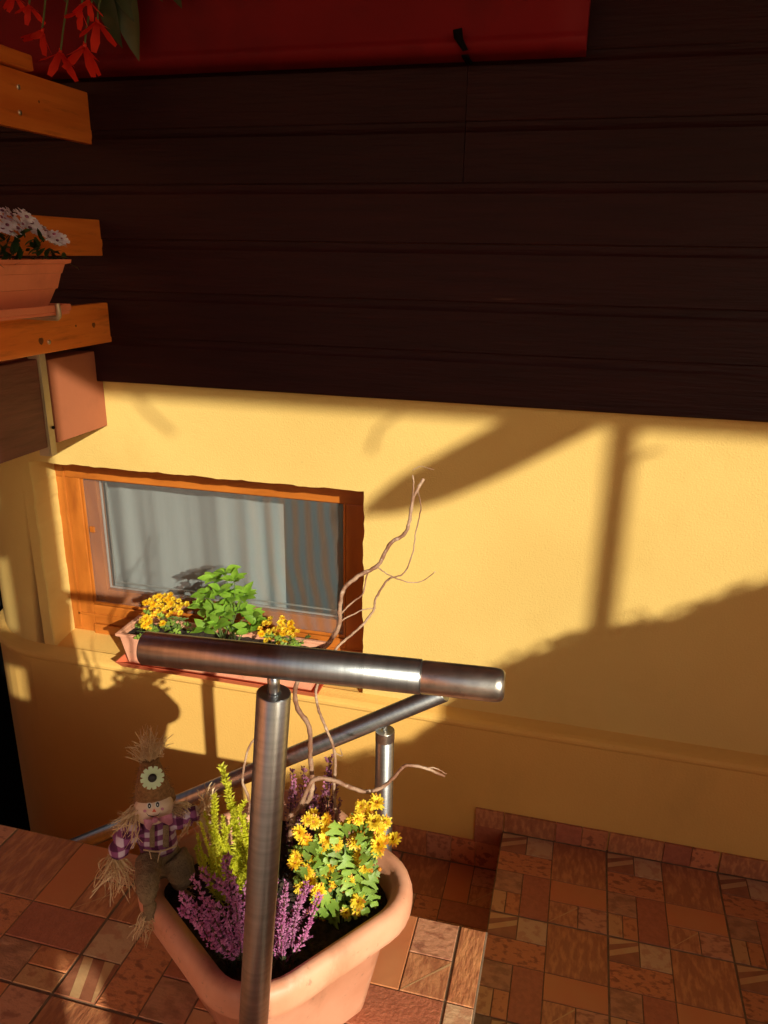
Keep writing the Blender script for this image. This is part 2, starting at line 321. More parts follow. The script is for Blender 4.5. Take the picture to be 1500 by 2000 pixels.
# floor pieces -----------------------------------------------------
UNIT = [(0, 0, 1, 1, 'diag'), (1, 0, 1, 1, 'light'), (2, 0, 2, 2, 'wood'), (0, 1, 2, 1, 'stone'), (0, 2, 1, 1, 'grey'), (1, 2, 1, 2, 'brown'),
        (2, 2, 2, 1, 'orange'), (0, 3, .5, 1, 'tan'), (.5, 3, .5, 1, 'orange2'), (2, 3, 1, 1, 'split'), (3, 3, 1, 1, 'marble')]
def pattern(ccw):
    if not ccw: return UNIT
    return [(y, 4 - x - w, h, w, k) for (x, y, w, h, k) in UNIT]
tmesh = {}
def tile_mesh(size, ccw, clip):
    """clip = (x0,y0,x1,y1) in units from the far left corner; local origin = far left corner of the clipped piece"""
    key = (size, ccw, clip)
    if key in tmesh: return tmesh[key]
    u = size / 4; q = MB(); names = ['grout_dark'] + list(TM)
    x0, y0, x1, y1 = clip; gj = .0022
    q.box((gj, -(y1 - y0) * u + gj, -.012), ((x1 - x0) * u - gj, -gj, -.0022), 0)
    rr = random.Random(3)
    for (x, y, w, h, k) in pattern(ccw):
        a, b, c, d = max(x, x0), max(y, y0), min(x + w, x1), min(y + h, y1)
        if c - a < .02 or d - b < .02: continue
        X0, X1, Y1, Y0 = (a - x0) * u, (c - x0) * u, -(b - y0) * u, -(d - y0) * u
        e0 = gj + .0006; ee = [e0 if abs(v) < 1e-6 else .0011 for v in (a - x0, x1 - c, d - y1, b - y0)]
        X0 += ee[0]; X1 -= ee[1]; Y0 += ee[2]; Y1 -= ee[3]; z = -.0003 * rr.random(); bv = .0016
        mi = names.index(k)
        top = [(X0 + bv, Y0 + bv, z), (X1 - bv, Y0 + bv, z), (X1 - bv, Y1 - bv, z), (X0 + bv, Y1 - bv, z)]
        low = [(X0, Y0, -.003), (X1, Y0, -.003), (X1, Y1, -.003), (X0, Y1, -.003)]
        q.face(top, mi)
        for i in range(4): j = (i + 1) % 4; q.face([low[i], low[j], top[j], top[i]], mi)
        if k == 'diag':                                            # two tan bars laid slantwise, proud of the dark ground
            mi2 = names.index('diagl'); Wd, Hd = X1 - X0, Y1 - Y0
            for (s0, s1) in ((.18, .42), (.72, .98)):
                def P(s, t): return (X0 + Wd * min(1, max(0, t)), Y0 + Hd * min(1, max(0, s)), z + .0006)
                if not ccw: pts = [(X0 + bv, Y0 + Hd * s0 * .9), (X0 + bv, Y0 + Hd * s1 * .95), (X1 - bv, min(Y1 - bv, Y0 + Hd * (s1 + .42))), (X1 - bv, min(Y1 - bv, Y0 + Hd * (s0 + .42)))]
                else: pts = [(X0 + Wd * (s0 - .1), Y1 - bv), (min(X1 - bv, X0 + Wd * (s1 - .1)), Y1 - bv), (min(X1 - bv, X0 + Wd * (s1 + .2)), Y0 + bv), (min(X1 - bv, X0 + Wd * (s0 + .2)), Y0 + bv)]
                pts = [(max(X0 + bv, p[0]), max(Y0 + bv, p[1]), z + .0005) for p in pts]
                if not ccw: pts = list(reversed(pts))
                q.face(pts if not ccw else list(reversed(pts)), mi2)
        if k == 'split':
            dx, dy = (X1 - X0), (Y1 - Y0); t = .03
            pts = [(X0 + bv, Y0 + bv, z + .0005), (X0 + dx * t + bv, Y0 + bv, z + .0005), (X1 - bv, Y1 - dy * .12, z + .0005), (X1 - bv, Y1 - dy * .05, z + .0005)]
            q.face(pts, names.index('diagl'))
    me = q.mesh('tile', [M['grout_dark']] + list(TM.values())); tmesh[key] = me; return me
def lay(parent, x0, y0, z, size, ccw, nx, ny, wcut=None, ncut=None, startclip=0.0):
    """rows away from (x0, y0) = far left corner, to the right and towards the viewer"""
    for i in range(nx):
        for j in range(ny):
            clip = (0, 0, 4, 4)
            inst('tile', tile_mesh(size, ccw, clip), parent, (x0 + i * size, y0 - j * size, z))

# right hand landing
q = MB(); q.box((-.138, -1.164, -1.6), (7, 0.0, -.0035)); q.box((-.124, -8, -1.6), (7, -1.164, -.0035))
landing = q.build('landing_floor', M['grout'], kind='structure')
lay(landing, -.138, -.012, 0, .395, False, 6, 2); 
for i in range(6):
    for j in range(2, 5):
        if i == 0 and j >= 2:
            inst('tile', tile_mesh(.395, False, (.52, 0, 4, 4)), landing, (-.138 + .052, -.012 - j * .395, 0))
        else: inst('tile', tile_mesh(.395, False, (0, 0, 4, 4)), landing, (-.138 + i * .395, -.012 - j * .395, 0))
# raised terrace
ZT = .705; YE = -1.164
q = MB(); q.box((-7, -8, -1.6), (-.125, YE - .02, ZT - .0125)); q.box((-7, -8, ZT - .012), (-.090, YE, ZT - .0035)); terrace = q.build('raised_terrace', M['grout'], kind='structure')
q = MB(); q.box((-7, YE - .0195, -1.6), (-.1255, YE - .012, ZT - .0135)); q.build('side_render', M['terrace_bounce'], terrace)
for i in range(5):
    for j in range(4): inst('tile', tile_mesh(.39, True, (0, 0, 4, 4)), terrace, (-.152 - .39 * (i + 1), YE - .39 * j, ZT))
for j in range(4): inst('tile', tile_mesh(.39, True, (0, 0, .63, 4)), terrace, (-.152, YE - .39 * j, ZT))
for j in range(5): q = MB(); q.box((-.1245, -1.190 - .39 * (j + 1), .001), (-.1195, -1.192 - .39 * j, ZT - .014), 0, .001); q.build('riser_tile', TM['brown'], terrace)
# stairs down to the cellar
q = MB(); zs = -.195; xs = -.138
for k in range(7):
    w = .62 if k == 0 else .28
    q.box((xs - w, YE, -1.61), (xs, 0, zs - .0035)); 
    xs -= w; zs -= .19
stairs = q.build('cellar_stairs', M['grout'], kind='structure')
for j in range(3):
    inst('tile', tile_mesh(.395, True, (0, 0, 4, 4)), stairs, (-.138 - .395, -.012 - .395 * j, -.195))
    inst('tile', tile_mesh(.395, True, (1.75, 0, 4, 4)), stairs, (-.138 - .62, -.012 - .395 * j, -.195))
xs, zs = -.758, -.385
for k in range(3):
    for j in range(3): inst('tile', tile_mesh(.395, True, (0, 0, 2.8, 4)), stairs, (xs - .28, -.012 - .395 * j, zs))
    xs -= .28; zs -= .19

# ================================================================== HOUSE
house = thing('house', 'yellow rendered house wall with dark timber cladding above a small cellar window', 'house', (0, .2, 0))
U = .034
XL, XR, ZB, ZTOP = -2.137, -.727, .50, 1.331
def arc_plan(off, n=12, x0=-2.18, rad=.47):
    pts = []
    for k in range(1, n + 1):
        a = (math.pi / 2) * k / n; pts.append((x0 - (rad - off) * math.sin(a), rad - (rad - off) * math.cos(a)))
    return pts
q = MB()                                                           # plinth and ledge
plan0 = [(x, 0.0) for x in [7, 3, 1.5, .5, 0, -.5, -1, -1.5, -2, -2.18]] + arc_plan(0)
planU = [(x, U) for x in [7, 3, 1.5, .5, 0, -.5, -1, -1.5, -2, -2.18]] + arc_plan(U)
prof = [(0, -1.62), (0, .436), (-.003, .441), (-.013, .446), (-.018, .454), (-.018, .464), (-.013, .474), (-.003, .481), (.012, .487), (1, .497)]
rows = []
for (t, z) in prof:
    tt = t if t == 1 else t / U
    rows.append([((a[0] * (1 - tt) + b[0] * tt), (a[1] * (1 - tt) + b[1] * tt), z + rnd.uniform(-.0006, .0006)) for a, b in zip(plan0, planU)])
rows[0] = [(a[0], a[1], -1.62) for a in plan0]
q.grid([list(reversed(r)) for r in rows], 0, False)
q.build('plinth', M['plinth'], house)
q = MB()                                                           # upper wall with the window opening
nX = 56; xs_ = [XL + (XR - XL) * k / nX for k in range(nX + 1)]
jt = [rnd.uniform(-.0022, .0022) + .0016 * math.sin(k * .9) for k in range(nX + 1)]
top = [(x, U, ZTOP + j) for x, j in zip(xs_, jt)]
TOPZ = 4.0
q.grid([top, [(x, U, 1.9) for x in xs_], [(x, U, TOPZ) for x in xs_]], 0, False)
q.grid([[(x, U + .010, ZTOP + j - .0030) for x, j in zip(xs_, jt)], top], 0, True)
q.grid([[(x, .30, ZTOP + .004) for x in xs_], [(x, U + .010, ZTOP + j - .0030) for x, j in zip(xs_, jt)]], 0, False)
nZ = 34; zz = [ZB - .02 + (ZTOP - ZB + .02) * k / nZ for k in range(nZ + 1)]
jr = [rnd.uniform(-.0025, .0025) + .002 * math.sin(k * .7) for k in range(nZ + 1)]; jr[-1] = 0
for side in (0, 1):
    X0 = XL if side == 0 else XR; sg = 1 if side == 0 else -1
    e = [(X0 + sg * .0 + j, U, (z if k < nZ else ZTOP + jt[0 if side == 0 else -1])) for k, (z, j) in enumerate(zip(zz, jr))]
    e2 = [(X0 + sg * .003 + j, U + .010, p[2]) for p, j in zip(e, jr)]
    e3 = [(X0 + sg * .002, .30, p[2]) for p in e]
    far = [((7 if side else -2.18), U, p[2]) for p in e]
    if side: q.grid([e, far], 0, False); q.grid([e2, e], 0, True); q.grid([e3, e2], 0, False)
    else: q.grid([far, e], 0, False); q.grid([e, e2], 0, True); q.grid([e2, e3], 0, False)
    q.face([(X0, U, e[-1][2]), (far[0][0], U, e[-1][2]), (far[0][0], U, TOPZ), (X0, U, TOPZ)] if side else [(far[0][0], U, e[-1][2]), (X0, U, e[-1][2]), (X0, U, TOPZ), (far[0][0], U, TOPZ)])
ap = [(-2.18, U)] + arc_plan(U)
q.grid([[(x, y, z) for x, y in reversed(ap)] for z in (.48, 1.3, TOPZ)], 0, True)
wall = q.build('wall', M['stucco'], house)
q = MB()                                                           # sloping plaster sill
sx = [XL + .001 + (XR - XL - .002) * k / 24 for k in range(25)]
q.grid([[(x, .001, .4785 + rnd.uniform(-.001, .001)) for x in sx], [(x, .09, .492 + rnd.uniform(-.0015, .0015)) for x in sx], [(x, .185, .507) for x in sx], [(x, .30, .51) for x in sx]], 0, True)
q.face([(XL, .001, .4785), (XR, .001, .4785), (XR, .001, .462), (XL, .001, .462)])
q.build('sill', M['plinth'], house)
# cladding planks
zb = [1.680, 1.845, 2.005, 2.180, 2.355, 2.525, 2.700, 2.870, 3.04, 3.21]
for k in range(len(zb) - 1):
    z0, z1 = zb[k], zb[k + 1]
    spans = [(-3.2, 6.5)] if k not in (4, 5) else [(-3.2, -.4105), (-.4085, 6.5)]
    for (xa, xb) in spans:
        q = MB(); y0 = -.004 - rnd.uniform(0, .002); n = 40
        pr = [(U - .001, z0 + .001), (y0 + .002, z0), (y0, z0 + .004), (y0, z1 - .030), (y0 + .004, z1 - .022), (y0 + .006, z1 - .014), (y0 + .006, z1 - .0005), (U - .001, z1 - .001)]
        xx = [xa + (xb - xa) * i / n for i in range(n + 1)]
        wob = [rnd.uniform(-.0008, .0008) for _ in xx]
        q.grid([[(x, y, z + (w if k == 0 and j < 3 else 0)) for x, w in zip(xx, wob)] for j, (y, z) in enumerate(pr)], 0, False)
        q.face([(xa, y, z) for y, z in pr]); q.face([(xb, y, z) for y, z in reversed(pr)])
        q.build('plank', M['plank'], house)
# window: thing-part 'window' with sub-parts
YF = .182
def fr(a, b, bev=.004):
    q = MB(); q.box(a, b, 0, bev); return q
window = fr((XL - .01, YF, ZTOP - .104), (XR + .01, YF + .07, ZTOP + .01)).build('window', M['frame_wood_h'], house)      # head rail carries the rest
fr((XL - .01, YF + .001, .50), (XL + .114, YF + .07, ZTOP - .104)).build('frame', M['frame_wood'], window)
fr((XR - .115, YF + .001, .50), (XR + .01, YF + .07, ZTOP - .104)).build('frame', M['frame_wood'], window)
fr((XL + .114, YF + .001, .55), (XR - .115, YF + .07, .640)).build('frame', M['frame_wood_h'], window)
fr((XL + .114, YF - .010, .50), (XR - .115, YF + .07, .55)).build('frame', M['frame_wood_h'], window)
for xo in (XL + .035, XR - .04):
    q = MB(); q.box((xo, YF - .004, .52), (xo + .012, YF + .002, ZTOP - .03), 0, .002); q.build('bead', M['frame_wood'], window)
q = MB(); q.box((XL + .035, YF - .004, .585), (XR - .04, YF + .003, .597), 0, .002); q.build('bead', M['frame_wood_h'], window)
SX0, SX1, SZ0, SZ1 = XL + .116, XR - .118, .643, ZTOP - .107
q = MB()                                                           # sash, a frame of four rails
for (a, b) in (((SX0, YF + .03, SZ0), (SX0 + .058, YF + .08, SZ1)), ((SX1 - .014, YF + .03, SZ0), (SX1, YF + .08, SZ1)),
               ((SX0 + .058, YF + .03, SZ0), (SX1 - .014, YF + .08, SZ0 + .065)), ((SX0 + .058, YF + .03, SZ1 - .010), (SX1 - .014, YF + .08, SZ1))): q.box(a, b, 0, .003)
q.build('sash', M['frame_wood'], window)
GX0, GX1, GZ0, GZ1 = SX0 + .058, SX1 - .014, SZ0 + .065, SZ1 - .010
q = MB()
for k in (0, 1):                                                   # double glazing spacer, two bright lines
    o_ = .006 + .020 * k; y = YF + .045 + .012 * k
    for (a, b) in (((GX0 + o_, y, GZ0 + o_), (GX0 + o_ + .006, y + .006, GZ1)), ((GX0 + o_ + .0061, y, GZ0 + o_), (GX1 - .01, y + .006, GZ0 + o_ + .006))): q.box(a, b)
q.build('spacer', M['silver'], window)
q = MB(); q.box((GX0 - .004, YF + .050, GZ0 - .004), (GX1 + .004, YF + .054, GZ1 + .004)); q.build('pane', M['glass'], window)
q = MB(); q.face([(SX0, YF + .012, SZ0), (SX1, YF + .012, SZ0), (SX1, YF + .012, SZ1), (SX0, YF + .012, SZ1)]); q.build('insect_screen', M['screen'], window)
q = MB()
for (a, b) in (((SX0, YF + .008, SZ0), (SX1, YF + .018, SZ0 + .012)), ((SX0, YF + .008, SZ0 + .0121), (SX0 + .010, YF + .018, SZ1)), ((SX1 - .010, YF + .008, SZ0 + .0121), (SX1, YF + .018, SZ1))): q.box(a, b, 0, .002)
q.build('screen_frame', M['frame_wood'], window)
q = MB(); q.box((-2.001, YF + .004, .985), (-1.978, YF + .014, 1.012), 0, .003); q.build('screen_clip', M['frame_wood'], window)
q = MB()                                                           # gathered net curtain
cx0, cx1, n = GX0 - .05, -1.165, 150
rows = []
for z in [.60 + .72 * k / 8 for k in range(9)]:
    r = []
    for i in range(n + 1):
        t = i / n; x = cx0 + (cx1 - cx0) * t; s = (z - .6) / .72
        y = .335 + .014 * math.sin(t * 30 + 2.2 * math.sin(t * 7 + .4 * s)) * (.5 + .5 * (1 - s)) + .008 * math.sin(t * 13 + 1.3 + .9 * s) + .0015 * math.sin(t * 71 + 3 * s)
        r.append((x, y, z))
    rows.append(r)
q.grid(rows, 0, True); q.build('curtain', M['curtain'], window)
q = MB(); q.box((XL - .03, .31, -.5), (XR + .3, 1.1, 2.2))           # the dim room behind
rm = q.build('room', M['room'], window)
bm = bmesh.new(); bm.from_mesh(rm.data)
bmesh.ops.delete(bm, geom=[f for f in bm.faces if abs(f.normal.y + 1) < .01], context='FACES_ONLY'); bm.to_mesh(rm.data); bm.free()

# skirting tiles along the wall (children of the floors they edge)
def skirt(parent, x0, z0, h, segs):
    x = x0
    for w, k in segs:
        q = MB(); q.box((x + .001, -.011, z0 + .0006), (x + w - .001, -.0006, z0 + h), 0, .0012); q.build('skirting_tile', TM[k], parent); x += w
for i in range(5):
    skirt(landing, -.134 + i * .395, 0, .085, [(.197, 'wood'), (.098, 'brown'), (.096, 'stone')])
skirt(landing, -.248, .005, .080, [(.112, 'split')]); skirt(landing, -.248, -.075, .080, [(.112, 'brown')])
skirt(stairs, -.138 - .10, -.195, .12, [(.1, 'stone')]); skirt(stairs, -.138 - .30, -.195, .12, [(.1, 'marble'), (.1, 'stone')]); skirt(stairs, -.138 - .62, -.195, .12, [(.16, 'wood'), (.16, 'wood')])
# black panel stands in for the deep shade of the cellar doorway
door = thing('cellar_doorway', 'cellar doorway at the foot of the stairs, its deep shade put in as a black panel', 'door', (-3.4, .62, -1.6))
q = MB(); q.box((-6.5, .60, -1.6), (-2.25, .68, 1.79)); q.build('shade_panel', M['black'], door)
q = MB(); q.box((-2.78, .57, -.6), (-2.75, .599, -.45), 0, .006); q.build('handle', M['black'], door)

# ================================================================== BALCONY (left)
XB = -1.68
balc = thing('balcony', 'timber balcony with orange rail boards and a dusty red floor beam', 'balcony', (-2.2, -1.2, 1.5))
q = MB(); q.box((-1.95, -.265, 1.503), (-1.755, U - .001, 1.790), 0, .003)
q.build('beam', M['pink'], balc)
q = MB(); q.box((-1.80, -3.0, 1.50), (-1.752, -.322, 1.80), 0, .004); q.build('fascia_board', M['darkboard'], balc)
q = MB(); q.box((-4.5, -3.0, 1.805), (-1.80, -.02, 1.835)); q.build('deck', M['orange_wood'], balc)
q = MB(); q.box((-1.752, -.318, 1.468), (-1.746, -.288, 1.95), 0, .001); q.box((-1.79, -.3215, 1.468), (-1.752, -.3175, 1.95)); q.build('rail_post', M['zinc'], balc)
def rail_board(z0, z1, y1, knots):
    q = MB(); q.box((XB - .026, -2.3, z0), (XB, y1, z1), 0, .004); b = q.build('board', M['orange_wood'], balc)
    for (y, z, r_) in knots:
        k = MB(); k.face([(XB + .0008, y + r_ * math.cos(a) * 1.1, z + r_ * math.sin(a) * (1 + .2 * math.sin(3 * a))) for a in [2 * math.pi * i / 12 for i in range(12)]]); k.build('knot', M['knot'], b)
    return b
rail_board(1.826, 1.966, .004, [(-.10, 1.895, .009), (-.385, 1.868, .011), (-.20, 1.90, .004), (-.62, 1.93, .006)])
rail_board(2.125, 2.244, .010, [])
rail_board(2.482, 2.640, .002, [(-.26, 2.57, .004)])
q = MB(); q.box((XB - .09, -2.3, 2.645), (XB + .012, -.28, 2.690), 0, .008); q.build('cap_rail', M['orange_wood'], balc)
for p in ((35, 170), (38, 220), (95, 668)):
    c = onx(*p, XB); q = MB(); q.tube([c + Vector((-.002, 0, 0)), c + Vector((.003, 0, 0)), c + Vector((.005, 0, 0))], [.0075, .0075, .005], 12); q.build('bolt', M['bolt'], balc)
c = onx(103, 835, -1.745); q = MB(); q.tube([c, c + Vector((.005, 0, 0))], .006, 6); q.build('bolt', M['black'], balc)

# balcony flower box with pale daisies
fb = thing('balcony_flower_box', 'orange plastic flower box hung on the balcony boards at left', 'flower box', (-1.58, -.9, 1.96))
q = MB(); ye = -.452
sec = [(-1.555, -1.665, 1.985, .0), (-1.530, -1.668, 2.035, .010), (-1.524, -1.668, 2.037, .012), (-1.512, -1.670, 2.078, .018), (-1.509, -1.670, 2.080, .02), (-1.500, -1.672, 2.104, .024), (-1.486, -1.676, 2.108, .034), (-1.484, -1.676, 2.118, .035)]
rows = [[(xf, -1.5, z), (xf, ye - .035 + e - .006, z), (xf - .006, ye - .035 + e, z), (xb, ye - .035 + e, z), (xb, -1.5, z)] for (xf, xb, z, e) in sec]
q.grid(rows, 0, False); q.face([rows[0][0], rows[0][4], rows[0][3], rows[0][2], rows[0][1]])
rim = [(-1.484, -1.5), (-1.484, ye - .006), (-1.676, ye)]; inn = [(-1.500, -1.5), (-1.500, ye - .022), (-1.66, ye - .022)]
for a in range(2): q.face([(*rim[a], 2.118), (*rim[a + 1], 2.118), (*inn[a + 1], 2.118), (*inn[a], 2.118)])
q.build('box', M['terra2'], fb)
q = MB(); q.box((-1.672, -1.5, 1.963), (-1.505, ye - .012, 1.972), 0, .002); q.box((-1.508, -1.5, 1.9725), (-1.499, ye - .010, 1.992), 0, .003); q.box((-1.672, ye - .020, 1.9725), (-1.5085, ye - .012, 1.992), 0, .002); q.build('saucer', M['terra2'], fb)
q = MB(); q.face([(-1.502, -1.5, 2.10), (-1.502, ye - .03, 2.10), (-1.66, ye - .03, 2.10), (-1.66, -1.5, 2.10)]); q.build('soil', M['soil'], fb)
q = MB(); yh = -.535
q.tube(spline([(-1.68, yh, 1.957), (-1.52, yh, 1.955), (-1.494, yh, 1.958), (-1.490, yh, 1.975), (-1.492, yh, 1.997)], 5), .0075, 8); q.build('hook', M['zinc'], fb)

# ================================================================== shared flower meshes
def petal(q, ang, r0, r1, w, lift, m, droop=0.0, tipw=.35):
    ca, sa = math.cos(ang), math.sin(ang)
    def P(r, t, z): return (r * ca - t * sa, r * sa + t * ca, z)
    z0, z1, z2 = 0.0, lift * .65, lift - droop
    rm = r0 + (r1 - r0) * .6
    q.face([P(r0, -w * .3, z0), P(rm, -w * .5, z1), P(rm, w * .5, z1), P(r0, w * .3, z0)], m, True)
    q.face([P(rm, -w * .5, z1), P(r1, -w * .5 * tipw, z2), P(r1, w * .5 * tipw, z2), P(rm, w * .5, z1)], m, True)
def mum_mesh(seed, R_=.021, orange=True):
    rr = random.Random(seed); q = MB()
    for lay_, (n, r, lf) in enumerate(((15, 1.0, .25), (12, .78, .55), (8, .5, .8))):
        for k in range(n):
            a = 2 * math.pi * (k + rr.uniform(-.3, .3)) / n + lay_ * .3
            petal(q, a, .002, R_ * r * rr.uniform(.82, 1.08), R_ * .33, R_ * lf * rr.uniform(.6, 1.2), 1 if (orange and lay_ == 0 and rr.random() < .42) else 0, droop=R_ * .1 if lay_ == 0 else 0)
    q.ball((0, 0, R_ * .12), (R_ * .22, R_ * .22, R_ * .2), 1, 8, 4); return q.mesh('flower', [M['petal_y'] if orange else M['petal_yb'], M['petal_o']])
def leaf_lobed(L_=.05):
    q = MB(); pts = [(0, .0), (.05, .12), (.22, .22), (.30, .34), (.12, .36), (.24, .46), (.40, .56), (.34, .66), (.13, .58), (.20, .78), (.17, .90), (.08, .90), (0, 1.0)]
    def z(x, y): return -.25 * y * y + .25 * abs(x)
    for i in range(len(pts) - 1):
        (a, b), (c, d) = pts[i], pts[i + 1]
        for s in (1, -1):
            f = [(0, b, z(0, b)), (s * a, b, z(a, b)), (s * c, d, z(c, d)), (0, d, z(0, d))]
            f = [Vector(p) * L_ for p in f]; q.face(f if s > 0 else list(reversed(f)), 0, True)
    return q
def leaf_oval(L_=.05, wd=.5, fold=.3, tip=1.5):
    q = MB(); n = 6
    ys = [k / n for k in range(n + 1)]
    wv = [wd * .5 * (math.sin(math.pi * y ** .8) ** .9) * (1 - .15 * y) if 0 < y < 1 else 0 for y in ys]
    for s in (1, -1):
        for i in range(n):
            f = [(0, ys[i], -.2 * ys[i] ** 2), (s * wv[i], ys[i], fold * wv[i] - .2 * ys[i] ** 2), (s * wv[i + 1], ys[i + 1], fold * wv[i + 1] - .2 * ys[i + 1] ** 2), (0, ys[i + 1], -.2 * ys[i + 1] ** 2)]
            f = [Vector(p) * L_ for p in f]; q.face(f if s > 0 else list(reversed(f)), 0, True)
    return q
def leafrot(d, nrm=None):
    """leaf lies along local +Y with its face to local +Z"""
    y = Vector(d).normalized(); z = Vector(nrm if nrm is not None else (0, 0, 1)); z = (z - y * z.dot(y))
    if z.length < 1e-3: z = Vector((1, 0, 0)) - y * y.x
    z.normalize(); x = y.cross(z); return Matrix((x, y, z)).transposed()

# daisies in the balcony box
DAISY = []
for sd in range(3):
    rr = random.Random(sd); q = MB()
    for k in range(13): petal(q, 2 * math.pi * k / 13 + rr.uniform(-.1, .1), .004, .021 * rr.uniform(.85, 1.1), .0088, .004 * rr.uniform(-.5, 1.5), 0, tipw=.7)
    q.ball((0, 0, .002), (.0055, .0055, .003), 1, 8, 4); DAISY.append(q.mesh('flower', [M['daisy'], M['heather_d']]))
dp = thing('daisy_plant', 'pale lilac daisies over dark leaves in the balcony box', 'daisies', (-1.58, -.68, 2.10))
dleaf = leaf_oval(.040, .35).mesh('leaf', [M['leaf_dark']])
for k in range(190):
    t = rnd.uniform(-1, 1); p = Vector((-1.575 + rnd.uniform(-.075, .085), -.74 + t * .30, 2.10))
    h = .125 * math.sqrt(max(0.02, 1 - t * t)) * rnd.uniform(.1, .85)
    inst('leaf', dleaf, dp, p + Vector((0, 0, h)), leafrot((rnd.uniform(-.4, 1), rnd.uniform(-1, 1), rnd.uniform(-.2, .9)), (rnd.uniform(-.3, .6), rnd.uniform(-.5, .5), 1)), rnd.uniform(.7, 1.2))
for (x, y) in [(8, 428), (22, 420), (38, 416), (52, 424), (47, 414), (14, 440), (30, 434), (62, 436), (4, 412), (44, 438), (20, 452), (58, 446), (70, 440), (90, 452), (84, 446), (96, 462), (106, 458), (112, 470), (118, 476), (106, 474), (5, 446), (34, 446), (74, 452), (120, 468), (2, 424)]:
    p = onx(x, y, -1.565 + rnd.uniform(-.04, .05)); inst('flower', rnd.choice(DAISY), dp, p, aim((.5 + rnd.uniform(-.3, .5), rnd.uniform(-.6, .4), .8)), rnd.uniform(.85, 1.15))

# ================================================================== red trough with begonia (top left)
tr = thing('red_flower_trough', 'long dark red flower trough hanging on the dark planks', 'flower trough', (-1.0, -.1, 2.62))
q = MB(); x1 = -.076; x0 = -3.0
sec = [(-.0125, 2.680), (-.080, 2.682), (-.098, 2.690), (-.105, 2.704), (-.105, 2.712), (-.099, 2.720), (-.097, 2.728), (-.108, 2.83), (-.122, 2.95)]
n = 30; xx = [x0 + (x1 - x0) * i / n for i in range(n + 1)]
q.grid([[(x, y, z) for x in xx] for (y, z) in sec], 0, True)
q.face([(x1, y, z) for y, z in reversed(sec)] + [(x1, -.0125, 2.95)]); q.face([(x0, y, z) for y, z in sec] + [(x0, -.0125, 2.95)])
q.build('trough', M['red'], tr)
q = MB(); xb = -.425
q.prism([(xb - .011, -.130, 2.735), (xb + .014, -.130, 2.739), (xb + .016, -.118, 2.716), (xb + .030, -.110, 2.690), (xb + .014, -.107, 2.688), (xb - .010, -.116, 2.718)], (0, .006, 0)); q.box((xb + .012, -.108, 2.673), (xb + .030, -.012, 2.6785)); q.build('bracket', M['black'], tr)
q = MB(); q.face([(x0, -.108, 2.935), (x1, -.108, 2.935), (x1, -.02, 2.935), (x0, -.02, 2.935)]); q.build('soil', M['soil'], tr)
bg_ = thing('begonia', 'trailing begonia with scarlet flowers hanging over the red trough', 'begonia', (-1.6, -.27, 2.9))
q = MB()
for k in range(5): petal(q, 2 * math.pi * k / 5 + .2 * k, .003, .046 + .010 * (k % 2), .025, .046, 0, droop=.0, tipw=.55)
q.tube([(0, 0, -.012), (0, 0, .004)], [.004, .006], 8, 1); bmesh_ = q.mesh('flower', [M['begonia'], M['begonia']])
YB = -.20
for (x, y, s, tilt) in [(57, 12, .8, .3), (82, 62, 1.0, -.35), (118, 104, 1.15, .1), (165, 92, 1.25, .0), (190, 44, 1.15, .2), (158, 22, .8, -.3), (173, 2, .8, 0), (28, -10, .8, .2)]:
    p = ony(x, y, YB); d = Vector((tilt, -.35, -1)); o = inst('flower', bmesh_, bg_, p, aim(d), s)
    q = MB(); q.tube(spline([p, p + Vector((.01, .01, .06)), p + Vector((rnd.uniform(-.03, .05), .05, .19)), (p.x + rnd.uniform(-.05, .08), -.10, 2.95)], 4), .003, 6); q.build('stalk', M['stem'], bg_)
bl = leaf_oval(.17, .42, .35).mesh('leaf', [M['leaf_begonia']])
for (x, y, tx, ty) in [(245, -40, 255, 108), (205, -30, 222, 85), (180, -60, 190, 10), (340, -30, 348, 8), (290, -40, 310, -6), (110, -60, 120, -5), (60, -80, 75, -12), (225, -60, 262, 40)]:
    a = ony(x, y, -.145); b = ony(tx, ty, -.19); inst('leaf', bl, bg_, a, leafrot(b - a, (rnd.uniform(-.3, .3), -1, .2)), (b - a).length / .17)

# ================================================================== WINDOW BOX on the sill
wb = thing('window_box', 'salmon plastic window box on the sill below the cellar window', 'window box', (-1.3, -.02, .50))
bx0, bx1, zbx, ztx = -1.735, -.895, .522, .665
def tray(q, a0, a1, b0, b1, ex):
    """open tray: bottom rect (x0,x1,y0,y1,z) to top rect, wall thickness ex"""
    P = lambda r, z: [(r[0], r[2], z), (r[1], r[2], z), (r[1], r[3], z), (r[0], r[3], z)]
    lo, hi = P(a0, a1), P(b0, b1)
    for i in range(4): j = (i + 1) % 4; q.face([lo[i], lo[j], hi[j], hi[i]])
    q.face(list(reversed(lo)))
    b2 = (b0[0] + ex, b0[1] - ex, b0[2] + ex, b0[3] - ex); a2 = (a0[0] + ex, a0[1] - ex, a0[2] + ex, a0[3] - ex)
    h2, l2 = P(b2, b1), P(a2, a1 + ex)
    for i in range(4): j = (i + 1) % 4; q.face([hi[i], hi[j], h2[j], h2[i]]); q.face([h2[i], h2[j], l2[j], l2[i]])
    q.face(l2)
q = MB(); tray(q, (bx0 + .02, bx1 - .02, -.040, .075), zbx, (bx0 + .002, bx1 - .002, -.062, .092), ztx - .012, .004)
q.box((bx0 - .010, -.075, ztx - .012), (bx1 + .010, -.059, ztx), 0, .003); q.box((bx0 - .010, .089, ztx - .012), (bx1 + .010, .104, ztx), 0, .003)
q.box((bx0 - .010, -.0588, ztx - .012), (bx0 + .005, .0888, ztx), 0, .003); q.box((bx1 - .005, -.0588, ztx - .012), (bx1 + .010, .0888, ztx), 0, .003)
q.build('box', M['terra'], wb)
